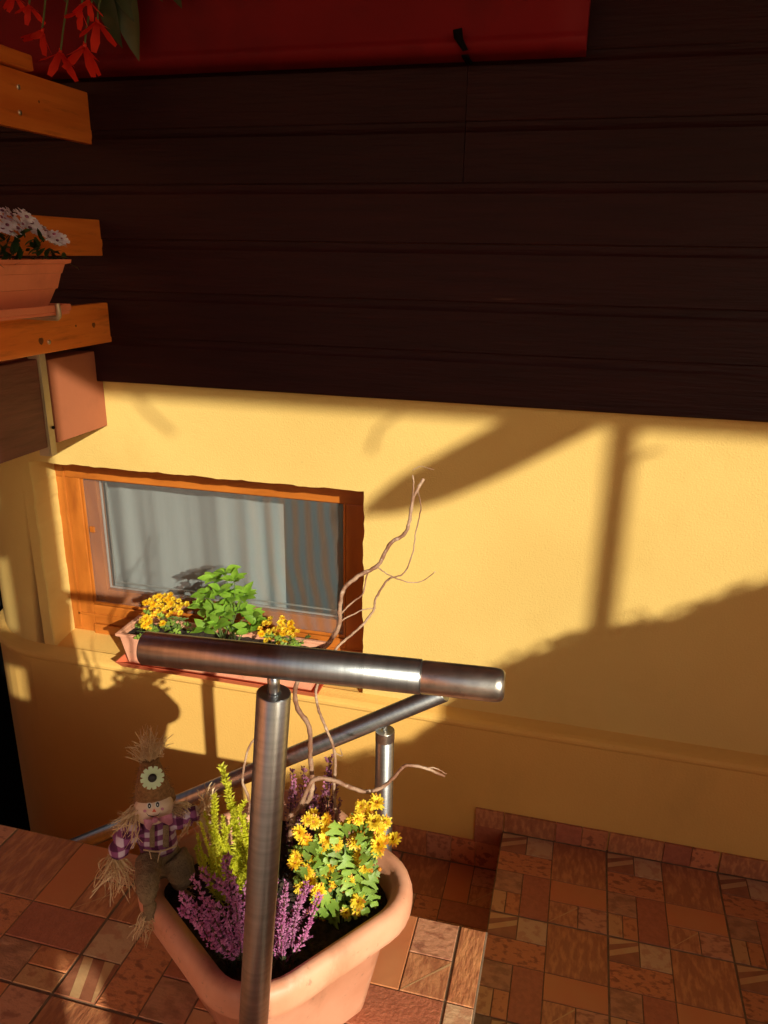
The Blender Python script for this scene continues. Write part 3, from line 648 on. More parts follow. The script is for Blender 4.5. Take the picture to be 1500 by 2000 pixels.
q = MB(); tray(q, (bx0 - .004, bx1 + .004, -.058, .090), .506, (bx0 - .022, bx1 + .022, -.078, .106), .534, .004); q.build('saucer', M['terra_red'], wb)
q = MB(); nx, ny = 40, 8
q.grid([[(bx0 + .006 + (bx1 - bx0 - .012) * i / nx, -.056 + .142 * j / ny, .640 + rnd.uniform(-.004, .006)) for i in range(nx + 1)] for j in range(ny + 1)], 0, True); q.build('soil', M['soil'], wb)

MUM = [mum_mesh(s) for s in range(4)]; MUMB = [mum_mesh(s + 10, .015, False) for s in range(3)]; MUMO = [mum_mesh(s + 20, .0135) for s in range(3)]
mleaf = leaf_lobed(.042).mesh('leaf', [M['leaf_mum']])
def box_mums(label, px, cx, cz, rx, leaves, fl=None):
    t = thing('yellow_mum_plant', label, 'mums', (cx, .01, .645), 'small yellow mums in the window box')
    for (x, y, big) in px:
        p = ony(x, y, fl + rnd.uniform(-.02, .02)); inst('flower', rnd.choice(MUMB if big else MUMO), t, p, aim((rnd.uniform(-.4, .5), -.5 + rnd.uniform(-.4, .3), .9)), rnd.uniform(.9, 1.15) * (1.15 if big else .98))
    for k in range(leaves):
        p = Vector((cx + rnd.uniform(-1, 1) * rx, fl + rnd.uniform(-.05, .05), .648 + rnd.uniform(0, cz)))
        inst('leaf', mleaf, t, p, leafrot((rnd.uniform(-1, 1), rnd.uniform(-1, .3), rnd.uniform(-.2, .7)), (0, -.4, 1)), rnd.uniform(.6, 1))
    q = MB()
    for k in range(10): q.tube(spline([(cx + rnd.uniform(-.3, .3) * rx, fl, .635), (cx + rnd.uniform(-.7, .7) * rx, fl, .65 + cz * .6), (cx + rnd.uniform(-1, 1) * rx, fl - .01, .65 + cz)], 4), .0018, 5)
    q.build('stems', M['stem'], t)
def scatter(cx, cy, rx, ry, n, seed, nb=2):
    rr = random.Random(seed); o = []
    while len(o) < n:
        a, b = rr.uniform(-1, 1), rr.uniform(-1, 1)
        if a * a + b * b < 1 and all(math.hypot((cx + a * rx) - p[0], (cy + b * ry) - p[1]) > 7.5 for p in o): o.append((cx + a * rx, cy + b * ry, rr.random() < .25))
    return o
box_mums('mound of small yellow mums at the left end of the window box', scatter(325, 1184, 46, 22, 30, 1), -1.55, .07, .09, 26, .045)
box_mums('few low yellow mums at the front left corner of the window box', [(284, 1208, 1), (292, 1216, 1), (282, 1222, 1), (296, 1205, 0), (318, 1218, 1), (290, 1228, 0), (277, 1214, 0)], -1.60, .02, .08, 22, -.025)
box_mums('yellow mums at the right end of the window box beside bare twigs', scatter(545, 1232, 38, 26, 26, 3), -1.03, .07, .08, 26, .0)

gp = thing('leafy_green_plant', 'bright green leafy plant in the middle of the window box', 'plant', (-1.29, .015, .645))
gleaf = leaf_oval(.062, .60, .28).mesh('leaf', [M['leaf']])
stm = MB()
tips = [(440, 1112, 0), (418, 1128, 0), (458, 1130, 0), (402, 1158, 1), (478, 1160, 1), (430, 1150, 1), (452, 1165, 1), (392, 1182, 1), (490, 1200, 1), (470, 1190, 1), (415, 1190, 1), (440, 1195, 1), (500, 1215, 0), (425, 1215, 1), (460, 1222, 1), (400, 1222, 1), (485, 1226, 1)]
for (x, y, lw) in tips:
    p = ony(x, y, .02 + rnd.uniform(-.035, .035)); base = Vector((-1.29 + rnd.uniform(-.05, .05), .015, .64))
    stm.tube(spline([base, (base + p) / 2 + Vector((rnd.uniform(-.01, .01), 0, .02)), p], 4), .002, 5)
    for k in range(9 if lw else 7):
        a = 2 * math.pi * k / 7 + rnd.uniform(-.4, .4); d = Vector((math.cos(a), math.sin(a) * .8 - .25, rnd.uniform(.05, .9)))
        inst('leaf', gleaf, gp, p - Vector((0, 0, rnd.uniform(0, .02))), leafrot(d, (rnd.uniform(-.3, .3), -.55, 1)), rnd.uniform(.70, 1.1))
stm.build('stems', M['stem'], gp)

# ================================================================== RAILINGS
fr_ = thing('steel_rail', 'brushed steel handrail with round cap, crossing in front of the window box', 'railing', (-.33, -1.77, ZT))
ZR = 1.668; RT = .0212
A = onz(281, 1265, ZR); B = onz(986, 1341, ZR); S = onz(824, 1322, ZR); ax = (B - A).normalized()
straight_tube('handrail', A, S, RT, M['steel'], fr_, 56)
q = MB(); L_ = (B - S).length
q.tube([(0, 0, 0), (0, 0, .0015), (0, 0, L_ - .012), (0, 0, L_ - .006), (0, 0, L_ - .002), (0, 0, L_)], [.0195, .0203, .0203, .0196, .0175, .014], 56)
inst('end_cap', q.mesh('end_cap', [M['steel_cap']]), fr_, S, ax.to_track_quat('Z', 'Y').to_matrix())
PT = onpl(535, 1356, (A + B) / 2, Vector((0, 1, 0))); PT = Vector((PT.x, A.y + (PT.x - A.x) / ax.x * ax.y if abs(ax.x) > 0 else PT.y, 0)); 
v_ = ray(535, 1352); tpar = (PT.y - CAM.y) / v_.y; PT.z = CAM.z + v_.z * tpar; PT.x = CAM.x + v_.x * tpar
PBp = ony(496, 1985, PT.y); dirp = (PBp - PT).normalized(); PB = PT + dirp * ((PT.z - ZT) / -dirp.z)
straight_tube('post', PB, PT, RT + .0006, M['steel'], fr_, 48)
q = MB(); q.tube([(PT.x, PT.y, PT.z - .002), (PT.x, PT.y, PT.z + .004), (PT.x, PT.y, PT.z + .012), (PT.x, PT.y, ZR - RT * .8)], [.010, .0078, .0078, .0078], 16); q.build('rail_pin', M['steel'], fr_)
q = MB(); q.tube([(PB.x, PB.y, ZT + .0005), (PB.x, PB.y, ZT + .006)], .05, 24); q.build('base_plate', M['steel_cap'], fr_)

rr_ = thing('steel_stair_rail', 'sloping steel handrail descending beside the cellar stairs behind the pot', 'railing', (-.36, -1.09, -.195))
YR = -1.085
ra, rb = ony(868, 1352, YR), ony(150, 1650, YR); dr = (rb - ra).normalized(); rb = ra + dr * 1.75
straight_tube('handrail', ra, rb, .0205, M['steel'], rr_, 40)
def stair_post(px, py, zb_):
    t = ony(px, py, YR); straight_tube('post', (t.x, YR, zb_), (t.x, YR, t.z), .0212, M['steel'], rr_, 32)
    q = MB(); q.tube([(t.x, YR, t.z), (t.x, YR, t.z + .0025)], .0216, 28); q.tube([(t.x, YR, t.z - .022), (t.x, YR, t.z - .0005)], .0218, 32, cap=False); q.build('post_cap', M['steel_cap'], rr_)
    zz_ = ra.z + (t.x - ra.x) / dr.x * dr.z
    q = MB(); q.tube([(t.x, YR, t.z + .002), (t.x, YR, zz_ - .012)], .0055, 12); q.build('rail_pin', M['steel_cap'], rr_)
stair_post(752, 1428, -.195); stair_post(524, 1525, -.575)

# ================================================================== LARGE POT
e1 = Vector((.582, .813, 0)); e2 = Vector((-.829, .559, 0)); fc = Vector((-.432, -1.692, 0))
W1, W2 = .365, .375; pc = fc + e1 * W1 / 2 + e2 * W2 / 2
pot = thing('large_flower_pot', 'large square terracotta pot with rounded corners on the raised terrace', 'flower pot', (pc.x, pc.y, ZT))
def rsq(a, b, r, z, n=9):
    o = []
    for (sx_, sy_, a0) in ((1, 1, 0), (-1, 1, 90), (-1, -1, 180), (1, -1, 270)):
        for k in range(n):
            t = R(a0 + 90 * k / (n - 1)); u = sx_ * (a - r) + r * math.cos(t); v = sy_ * (b - r) + r * math.sin(t)
            p = pc + e1 * u + e2 * v; o.append((p.x, p.y, z))
    return o
h1, h2 = W1 / 2, W2 / 2; q = MB()
prof = [(-.062, ZT + .001), (-.055, ZT + .006), (-.006, .945), (.000, .950), (.026, .958), (.033, .966), (.035, .978), (.035, 1.000), (.031, 1.013), (.023, 1.020), (.013, 1.021), (.006, 1.017), (.004, 1.010), (-.002, 1.006), (-.006, 1.000), (-.012, .95), (-.03, .86)]
q.grid([rsq(h1 + d, h2 + d, max(.03, .085 + d), z) for d, z in prof], 0, True, close_u=True)
q.face(list(reversed(rsq(h1 - .062, h2 - .062, .03, ZT + .001))))
q.build('pot', M['terra'], pot)
q = MB()
rings = [[Vector(p) for p in rsq((h1 - .010) * s, (h2 - .010) * s, .075 * s, .965)] for s in (1, .85, .7, .5, .3, .12)]
q.grid([[p + Vector((rnd.uniform(-.003, .003), rnd.uniform(-.003, .003), rnd.uniform(-.006, .006))) for p in r] for r in rings], 0, True, close_u=True); q.face([tuple(p) for p in rings[-1]])
q.build('soil', M['soil'], pot)
q = MB(); rr = random.Random(5)
for k in range(160):
    s = rr.uniform(.1, .95); a = rr.choice(rings[0]); c = Vector((pc.x, pc.y, .966)); p = c + (a - c) * s; z_ = rr.uniform(.002, .007); q.ball((p.x, p.y, .967), (z_, z_ * .8, z_ * .7), 0, 6, 4)
q.build('soil_crumbs', M['soil'], pot, kind='stuff')

# heather sprigs
def sprig(seed, mats, n, L_, w, bell, taper=True, side=0):
    rr = random.Random(seed); q = MB()
    pth = spline([(0, 0, 0), (rr.uniform(-.013, .013), rr.uniform(-.013, .013), L_ * .5), (rr.uniform(-.012, .012), rr.uniform(-.012, .012), L_)], 4)
    q.tube(pth, [.0013] * (len(pth) - 1) + [.0006], 4, 1)
    for k in range(n):
        t = (k + rr.random()) / n; t = .12 + .88 * t; i = min(int(t * (len(pth) - 1)), len(pth) - 2); f = t * (len(pth) - 1) - i
        c = pth[i].lerp(pth[i + 1], f); a = rr.uniform(0, 6.28); ww = w * ((1 - .75 * t) if taper else (.8 - .45 * abs(t - .45)))
        d = Vector((math.cos(a), math.sin(a), rr.uniform(.3, 1.2))).normalized(); p = c + d * ww * rr.uniform(.35, 1)
        if bell and t > .25:
            s = rr.uniform(.0013, .0024); x = d.cross(Vector((0, 0, 1))).normalized(); y = d.cross(x)
            q.face([p + x * s, p + y * s, p - x * s, p - y * s][::-1], 0); T_ = p + d * s * 2.0
            pr = [p + x * s, p + y * s, p - x * s, p - y * s]
            for m_ in range(4): q.face([pr[m_], pr[(m_ + 1) % 4], T_], 0)
        else:
            s = rr.uniform(.003, .0052); x = d.cross(Vector((rr.uniform(-1, 1), rr.uniform(-1, 1), 1))).normalized() * .0013
            q.face([c.lerp(p, .4) - x, c.lerp(p, .4) + x, p + d * s * .6 + x * .5, p + d * s], 0 if not bell else 2)
    return q.mesh('sprig', mats)
SPY = [sprig(s, [M['heather_y'], M['heather_y']], 560, .20, .0098, False) for s in range(3)]
SPP = [sprig(s + 5, [M['heather_p'], M['brownstem'], M['heather_g']], 150, .15, .0085, True, False) for s in range(3)]
SPD = [sprig(s + 9, [M['heather_d'], M['brownstem'], M['heather_g']], 150, .17, .009, True, False) for s in range(3)]
def heather(label, base, tips, meshes, L_, jit, nx, P, n_, baser):
    t = thing('heather', label, 'heather', (base[0], base[1], .965))
    for (x, y) in tips:
        tip = onpl(x, y, P, n_)
        b = Vector((base[0], base[1], .960)) + Vector((rnd.uniform(-1, 1), rnd.uniform(-1, 1), 0)) * baser
        b += (Vector((tip.x, tip.y, .96)) - b) * .35; b.z = .96
        d = tip - b; k_ = d.length / L_; inst('sprig', rnd.choice(meshes), t, b, aim(d), (k_ * rnd.uniform(.75, 1.15), k_ * rnd.uniform(.75, 1.15), k_ * rnd.uniform(.86, 1.06)))
    return t
FWD = Vector((-.42, .9, 0)).normalized()
P0 = Vector((-.57, -1.49, .97))
tipsY = [(445, 1500), (420, 1533), (402, 1568), (470, 1556), (436, 1562), (455, 1588), (388, 1598), (482, 1588), (422, 1602), (374, 1618), (440, 1628), (466, 1632), (406, 1638), (384, 1652), (480, 1642), (368, 1640), (450, 1662), (490, 1610), (412, 1556), (460, 1532)]
heather('yellow green heather with upright spikes beside the straw doll', (-.56, -1.46), tipsY, SPY, .20, 0, 0, P0, FWD, .035)
tipsP = [(430, 1712), (455, 1705), (445, 1740), (395, 1730), (410, 1770), (430, 1800), (380, 1760), (470, 1850), (450, 1860), (420, 1830), (540, 1700), (560, 1720), (590, 1730), (555, 1760), (600, 1745), (545, 1800), (560, 1830), (585, 1810), (550, 1860), (575, 1850), (600, 1830), (570, 1790), (612, 1740), (590, 1850), (505, 1780), (520, 1830), (500, 1720), (439, 1726), (457, 1748), (420, 1758), (388, 1754), (439, 1850), (532, 1716), (578, 1740), (609, 1759), (572, 1838), (560, 1848), (608, 1824), (601, 1730), (497, 1796), (488, 1730), (402, 1700), (386, 1722), (372, 1738), (418, 1690), (362, 1752), (395, 1790), (415, 1855)]
heather('low pink heather spreading along the front of the pot', (-.45, -1.56), tipsP, SPP, .15, 0, 0, Vector((-.46, -1.60, .97)), FWD, .055)
tipsD = [(562, 1508), (575, 1530), (590, 1545), (600, 1515), (618, 1540), (632, 1520), (645, 1500), (655, 1530), (640, 1560), (610, 1570), (585, 1570), (660, 1555), (570, 1560), (625, 1590), (598, 1590), (580, 1595), (650, 1590), (560, 1535), (637, 1495)]
heather('dark purple heather behind the yellow mums in the pot', (-.43, -1.33), tipsD, SPD, .17, 0, 0, Vector((-.42, -1.33, .97)), FWD, .05)

# large mums in the pot
mm = thing('yellow_mum_plant', 'bushy orange yellow mums in the right half of the large pot', 'mums', (-.36, -1.43, .965))
fl = [(705, 1575), (735, 1568), (752, 1605), (770, 1640), (690, 1605), (672, 1615), (640, 1600), (612, 1605), (600, 1600), (585, 1625), (578, 1672), (630, 1648), (640, 1635), (688, 1645), (700, 1640), (725, 1630), (740, 1650), (705, 1670), (715, 1690), (600, 1700), (605, 1720), (655, 1722), (675, 1712), (676, 1782), (738, 1662), (700, 1600), (718, 1585), (645, 1622), (658, 1650), (597, 1640), (690, 1680), (730, 1605), (622, 1740), (640, 1765), (700, 1760), (615, 1670), (648, 1690)]
mp_ = Vector((-.35, -1.44, 1.0))
for (x, y) in fl + [(x + rnd.uniform(-16, 16), y + rnd.uniform(-12, 18)) for x, y in fl[::2]]:
    p = onpl(x, y, mp_ + FWD * rnd.uniform(-.045, .03), FWD); inst('flower', rnd.choice(MUM), mm, p, aim((rnd.uniform(-.5, .8), -.7 + rnd.uniform(-.5, .4), .7 + rnd.uniform(-.4, .3))), rnd.uniform(.56, .86))
bleaf = leaf_lobed(.044).mesh('leaf', [M['leaf_mum']])
for k in range(150):
    x, y = rnd.uniform(585, 745), rnd.uniform(1600, 1790)
    if y > 1700 and (x < 615 + (y - 1700) * .25 or x > 770 - (y - 1660) * .5): continue
    if y < 1640 and x < 620: continue
    p = onpl(x, y, mp_ + FWD * rnd.uniform(-.03, .06), FWD); p.z = max(p.z, .985)
    inst('leaf', bleaf, mm, p, leafrot((rnd.uniform(-.8, .8), -.8 + rnd.uniform(-.4, .6), rnd.uniform(-.9, .3)), (rnd.uniform(-.2, .5), -.6, .9)), rnd.uniform(.6, 1.05))
q = MB()
for k in range(26):
    p = onpl(rnd.uniform(600, 745), rnd.uniform(1610, 1700), mp_, FWD); q.tube(spline([(-.37 + rnd.uniform(-.04, .04), -1.42 + rnd.uniform(-.04, .04), .955), (p + Vector((-.37, -1.42, .95))) / 2 + Vector((.01, 0, .02)), p], 4), .0019, 5)
q.build('stems', M['stem'], mm)
q = MB(); rr = random.Random(8)
for k in range(40):
    p = onpl(rr.uniform(590, 750), rr.uniform(1600, 1800), mp_ + FWD * -.01, FWD); q.ball(p, .0042, 0, 7, 5)
q.build('buds', M['petal_o'], mm, kind='stuff')

# curly willow twigs (each its own thing)
def twig(label, paths, r0, P):
    t = thing('curly_willow_twig', label, 'twig', tuple(onpl(*paths[0][0][:2], P, FWD)), 'curly willow twigs in the pot')
    for i, (pth, (ra_, rb_)) in enumerate(zip(paths, r0)):
        pts = spline([onpl(p[0], p[1], P + FWD * (p[2] if len(p) > 2 else 0), FWD) for p in pth], 7); k = len(pts)
        pts = [p + Vector((rnd.uniform(-.0006, .0006), 0, rnd.uniform(-.0006, .0006))) for p in pts]
        q = MB(); q.tube(pts, [(ra_ + (rb_ - ra_) * j / (k - 1)) * (1 + .10 * math.sin(j * 1.7)) for j in range(k)], 8); q.build('branch' if i else 'stem', M['twig'], t)
PTW = Vector((-.42, -1.38, 1.2))
twig('thickest curly twig rising from the pot in front of the window frame', [
    [(566, 1640), (575, 1590), (603, 1562), (610, 1530), (606, 1480), (604, 1420), (582, 1385), (577, 1345), (600, 1300), (640, 1258), (662, 1222), (664, 1185), (672, 1150), (700, 1125), (738, 1104), (762, 1062), (790, 1043), (800, 1015), (806, 975), (818, 952), (828, 935)],
    [(806, 975), (808, 945), (806, 928)], [(664, 1200), (690, 1175), (708, 1160), (718, 1120), (735, 1108), (758, 1122), (800, 1138), (830, 1132), (850, 1116)], [(815, 958), (822, 990), (812, 1040), (806, 1080), (790, 1118), (768, 1128)], [(806, 918), (822, 911), (848, 918)]],
    [(.0052, .0028), (.0014, .001), (.0016, .0008), (.0010, .0013), (.0006, .0004)], PTW)
twig('thin upright curly twig just right of the thickest one', [
    [(655, 1650), (656, 1590), (652, 1540), (655, 1500), (652, 1462), (636, 1420), (622, 1385), (618, 1345), (640, 1290), (668, 1255), (700, 1228), (728, 1195), (734, 1170), (752, 1138), (768, 1126)], [(640, 1255), (665, 1215), (690, 1200), (712, 1190), (735, 1188)], [(652, 1470), (668, 1476), (664, 1462)]],
    [(.0034, .0018), (.0018, .0008), (.0012, .0008)], PTW + FWD * .03)
twig('curly twig bending right over the mums in front of the rear post', [
    [(560, 1600), (585, 1575), (612, 1524), (650, 1524), (690, 1540), (722, 1546), (755, 1532), (785, 1500), (800, 1495), (830, 1500), (868, 1516)], [(832, 1501), (850, 1500), (872, 1512)], [(560, 1612), (590, 1608), (625, 1612), (665, 1618)]],
    [(.0048, .0026), (.0016, .001), (.0022, .001)], PTW + FWD * -.04)
twig('short pale twig left of the front post above the heather', [[(492, 1620), (486, 1560), (474, 1528), (478, 1490), (488, 1456), (500, 1440)]], [(.0030, .0016)], PTW + FWD * -.02)

# ================================================================== SCARECROW DOLL
DO = Vector((-.70, -1.49, .92)); DF = Vector((.558, -.83, 0)); DR = Vector((.83, .558, 0))
def dpx(x, y, b=0.0): return onpl(x, y, DO + DF * b, DF)
doll = thing('scarecrow_doll', 'straw scarecrow doll in tall burlap hat and purple checked shirt on the pot rim', 'doll', tuple(DO))
def loft(q, cs, m=0, seg=18, dep=.8):
    """cs: list of (xpx, ypx, half width px, depth offset)"""
    rows = []
    for (x, y, hw, b) in cs:
        c = dpx(x, y, b); h = (dpx(x + hw, y, b) - c).length
        rows.append([c + DR * h * math.cos(t) * (1 + .06 * math.sin(3 * t + y)) + DF * h * dep * math.sin(t) for t in [2 * math.pi * k / seg for k in range(seg)]])
    q.grid(rows, m, True, close_u=True); q.face(list(reversed([tuple(p) for p in rows[0]]))); q.face([tuple(p) for p in rows[-1]])
def strands(q, pts, n, spread, w=.0011, curl=.01, seed=0):
    rr = random.Random(seed); a = [Vector(p) for p in pts]
    for k in range(n):
        p = [v + Vector((rr.uniform(-1, 1), rr.uniform(-1, 1), rr.uniform(-1, 1))) * spread * (.25 + .75 * i / (len(a) - 1)) for i, v in enumerate(a)]
        s = spline(p, 3); sd = Vector((rr.uniform(-1, 1), rr.uniform(-1, 1), rr.uniform(-1, 1))).normalized() * w
        for i in range(len(s) - 1): q.face([s[i] - sd, s[i] + sd, s[i + 1] + sd * .8, s[i + 1] - sd * .8])
q = MB(); q.ball(dpx(300, 1578, .0), (.037, .029, .030), 0, 24, 14, Matrix((DR, -DF, Vector((0, 0, 1)))).transposed()); head = q.build('head', M['face'], doll)
def on_face(x, y, lift=.0006):
    """point on the head ball seen at that spot"""
    c = dpx(300, 1578, 0.0); v = ray(x, y).normalized(); Rm = Matrix((DR, -DF, Vector((0, 0, 1)))); s = Vector((.037, .029, .030))
    o = Rm @ (CAM - c); d = Rm @ v; o = Vector([a / b for a, b in zip(o, s)]); d2 = Vector([a / b for a, b in zip(d, s)])
    A_, B_, C_ = d2.dot(d2), o.dot(d2), o.dot(o) - 1; D_ = B_ * B_ - A_ * C_
    t = (-B_ - math.sqrt(max(D_, 0))) / A_; return CAM + v * (t - lift)
def face_spot(name, x, y, rx, ry, m, lift, poly=None):
    q = MB(); pts = poly or [(x + rx * math.cos(a), y + ry * math.sin(a)) for a in [2 * math.pi * k / 14 for k in range(14)]]
    q.face([on_face(px, py, lift) for px, py in pts]); return q.build(name, m, head)
for ex, ey in ((291.5, 1573.5), (307.5, 1571)):
    face_spot('eye_white', ex, ey, 5.2, 6.6, M['white'], .0009); face_spot('eye', ex + .3, ey + .5, 3.4, 5.2, M['ink'], .0015); face_spot('eye_glint', ex + .2, ey + .9, 1.1, 1.7, M['white'], .0021)
    face_spot('eyebrow', 0, 0, 0, 0, M['ink'], .0009, [(ex - 4, ey - 9.2), (ex, ey - 11), (ex + 4, ey - 9.5), (ex + 4, ey - 8.6), (ex, ey - 10), (ex - 4, ey - 8.3)])
face_spot('nose', 0, 0, 0, 0, M['redink'], .0012, [(301, 1579), (297, 1586), (305.5, 1586)])
face_spot('mouth', 0, 0, 0, 0, M['ink'], .0009, [(285, 1587), (290, 1592), (299, 1594.5), (308, 1592), (314, 1585), (308.5, 1593.2), (299, 1596), (289.5, 1593.4)])
for cx_ in (283, 317): face_spot('cheek', cx_, 1584 if cx_ < 300 else 1580, 3.4, 3.0, M['bow'], .0007)
q = MB(); loft(q, [(301, 1566, 40, -.036), (301, 1555, 39, -.026), (299, 1546, 35, -.008), (297, 1525, 30, -.006), (294, 1505, 24, -.006), (292, 1490, 19, -.006), (291, 1480, 20, -.006)], 0, 22, .85)
hat = q.build('hat', M['burlap'], doll)
q = MB(); strands(q, [dpx(292, 1484), dpx(290, 1464), dpx(286, 1442)], 130, .021, .0007, seed=1); strands(q, [dpx(300, 1484), dpx(306, 1466), dpx(318, 1452)], 50, .018, .0007, seed=2); strands(q, [dpx(280, 1486), dpx(270, 1472), dpx(262, 1466)], 30, .014, .0007, seed=12); q.build('hat_fringe', M['straw'], hat)
q = MB()
for side in (1, -1):
    for k in range(70):
        y = rnd.uniform(1500, 1570); x = (299 + side * (20 + (y - 1490) * .22)); p = dpx(x, y, -.006); d = (DR * side * rnd.uniform(.2, 1) + Vector((0, 0, rnd.uniform(-1, .3))) + DF * rnd.uniform(-.6, .4)) * .012; w = Vector((0, 0, .0005)); q.face([p - w, p + w, p + d + w * .4, p + d - w * .4])
q.build('hat_fuzz', M['burlap'], hat, kind='stuff')
fc_ = dpx(297.5, 1519, .036); frn = (DF + Vector((0, 0, .42))).normalized()
q = MB()
for k in range(12): petal(q, 2 * math.pi * k / 12, 0.006, .0205, .0085, .003, 0, droop=.002, tipw=.75)
hf = inst('hat_flower', q.mesh('hat_flower', [M['mint']]), doll, fc_, aim(frn, .1))
q = MB(); q.ball((0, 0, .002), (.0076, .0076, .0035), 0, 14, 6); o = bpy.data.objects.new('flower_centre', q.mesh('flower_centre', [M['ink']])); col.objects.link(o); o.parent = hf
q = MB(); strands(q, [dpx(272, 1578, .0), dpx(256, 1592, .01), dpx(240, 1608, .01)], 90, .02, .0009, seed=3); strands(q, [dpx(332, 1576, .0), dpx(352, 1580, .01), dpx(372, 1590, .0)], 90, .02, .0009, seed=4)
strands(q, [dpx(268, 1592, .025), dpx(262, 1620, .035), dpx(262, 1646, .035)], 14, .012, .0010, seed=5); q.build('hair', M['straw'], doll)
q = MB(); loft(q, [(300, 1594, 22, -.004), (300, 1602, 38, -.004), (303, 1620, 40, -.004), (308, 1640, 36, -.004), (312, 1656, 36, -.004)], 0, 20, .75); shirt = q.build('shirt', M['gingham'], doll)
for nm, pth in (('sleeve', [(272, 1606, .002, .021), (252, 1628, .006, .021), (238, 1648, .008, .018), (226, 1672, .010, .011)]), ('sleeve', [(332, 1602, .0, .020), (352, 1598, .004, .019), (372, 1590, .006, .016), (386, 1582, .008, .010)])):
    q = MB(); q.tube([dpx(x, y, b) for x, y, b, r in spline([Vector((a[0], a[1], a[2])).to_4d() for a in pth], 1) ] if False else spline([dpx(x, y, b) for x, y, b, r in pth], 4), [pth[min(int(i / 4), len(pth) - 1)][3] * (1 + .1 * math.sin(i * 2.1)) for i in range(4 * (len(pth) - 1) + 1)], 14); q.build(nm, M['gingham'], doll)
q = MB(); strands(q, [dpx(226, 1672, .01), dpx(216, 1695, .014), dpx(206, 1722, .016)], 46, .030, .0011, seed=6); strands(q, [dpx(226, 1674, .01), dpx(238, 1700, .016), dpx(246, 1730, .02)], 30, .024, .0011, seed=7); strands(q, [dpx(230, 1672, .01), dpx(258, 1700, .03), dpx(284, 1706, .036)], 5, .010, .0012, seed=8); q.build('straw_hand', M['straw'], doll)
q = MB(); strands(q, [dpx(386, 1584, .008), dpx(402, 1570, .012), dpx(410, 1550, .014)], 34, .022, .0011, seed=9); strands(q, [dpx(386, 1586, .008), dpx(400, 1604, .014), dpx(412, 1624, .016)], 22, .018, .0011, seed=10); strands(q, [dpx(374, 1592, .01), dpx(362, 1616, .03), dpx(358, 1634, .03)], 8, .012, .0011, seed=13); q.build('straw_hand', M['straw'], doll)
q = MB()                                                           # bow: two wings and a knot
for s, pts in ((1, [(303, 1600), (336, 1588), (338, 1606), (330, 1612)]), (-1, [(303, 1600), (280, 1600), (282, 1612), (292, 1622)])):
    P_ = [dpx(x, y, .036 if i else .042) for i, (x, y) in enumerate(pts)]; mid = sum(P_[1:], Vector()) / 3 + DF * .010
    for i in range(1, 3): q.face([P_[0], P_[i], mid, P_[0]][:3], 0, True); q.face([P_[0], mid, P_[i + 1]], 0, True); q.face([P_[i], P_[i + 1], mid], 0, True)
q.ball(dpx(303, 1601, .040), .006, 0, 10, 6); q.build('bow', M['bow'], doll)
for xs0, xs1 in ((292, 302), (318, 330)):
    q = MB(); q.grid([[dpx(xs0, y, .031 + .001 * (y > 1635)), dpx((xs0 + xs1) / 2, y, .0335), dpx(xs1, y, .031)] for y in (1612, 1625, 1640, 1655)], 0, True); q.build('bib_strap', M['sack'], doll)
q = MB(); loft(q, [(312, 1650, 32, -.004), (312, 1658, 36, -.004), (310, 1672, 42, -.004), (310, 1686, 44, -.004), (312, 1698, 36, -.004)], 0, 20, .75); q.build('trousers', M['sack'], doll)
for pth in ([(290, 1682, .02, .024), (289, 1702, .045, .0225), (288, 1724, .07, .0215), (288, 1745, .085, .018), (290, 1762, .09, .011)], [(338, 1672, .006, .027), (350, 1692, .016, .028), (354, 1712, .02, .025), (350, 1730, .018, .013)]):
    q = MB(); n_ = 4; q.tube(spline([dpx(x, y, b) for x, y, b, r in pth], n_), [(pth[i // n_][3] * (1 - (i % n_) / n_) + pth[min(i // n_ + 1, len(pth) - 1)][3] * ((i % n_) / n_)) * (1 + .05 * math.sin(i * 1.9)) for i in range(n_ * (len(pth) - 1) + 1)], 14); q.build('trouser_leg', M['sack'], doll)
q = MB(); loft(q, [(291, 1760, 10, .09), (292, 1768, 13, .09), (292, 1780, 12, .09), (291, 1788, 15, .09)], 0, 12, .9); q.build('shoe_cuff', M['sack'], doll)
q = MB(); strands(q, [dpx(290, 1782, .09), dpx(284, 1800, .094), dpx(276, 1822, .096)], 60, .020, .0010, seed=14); strands(q, [dpx(292, 1782, .09), dpx(302, 1796, .094), dpx(308, 1806, .096)], 26, .018, .0010, seed=15); q.build('straw_foot', M['straw'], doll)
q = MB(); strands(q, [dpx(350, 1732, .016), dpx(362, 1742, .02), dpx(374, 1744, .02)], 40, .016, .0010, seed=16); q.build('straw_foot', M['straw'], doll)
q = MB(); q.tube(spline([dpx(292, 1662, .034), dpx(297, 1690, .042), dpx(293, 1712, .044), dpx(298, 1716, .044)], 4), .0011, 5); q.tube(spline([dpx(314, 1660, .036), dpx(308, 1684, .042), dpx(312, 1704, .044)], 4), .0011, 5); q.tube(spline([dpx(280, 1660, .026), dpx(312, 1663, .036), dpx(345, 1652, .026)], 4), .0016, 5); q.build('string_belt', M['straw'], doll)
q = MB(); q.tube([dpx(303, 1700, -.004), (DO.x + .06, DO.y + .045, .94)], .004, 8); q.build('stick', M['twig'], doll)

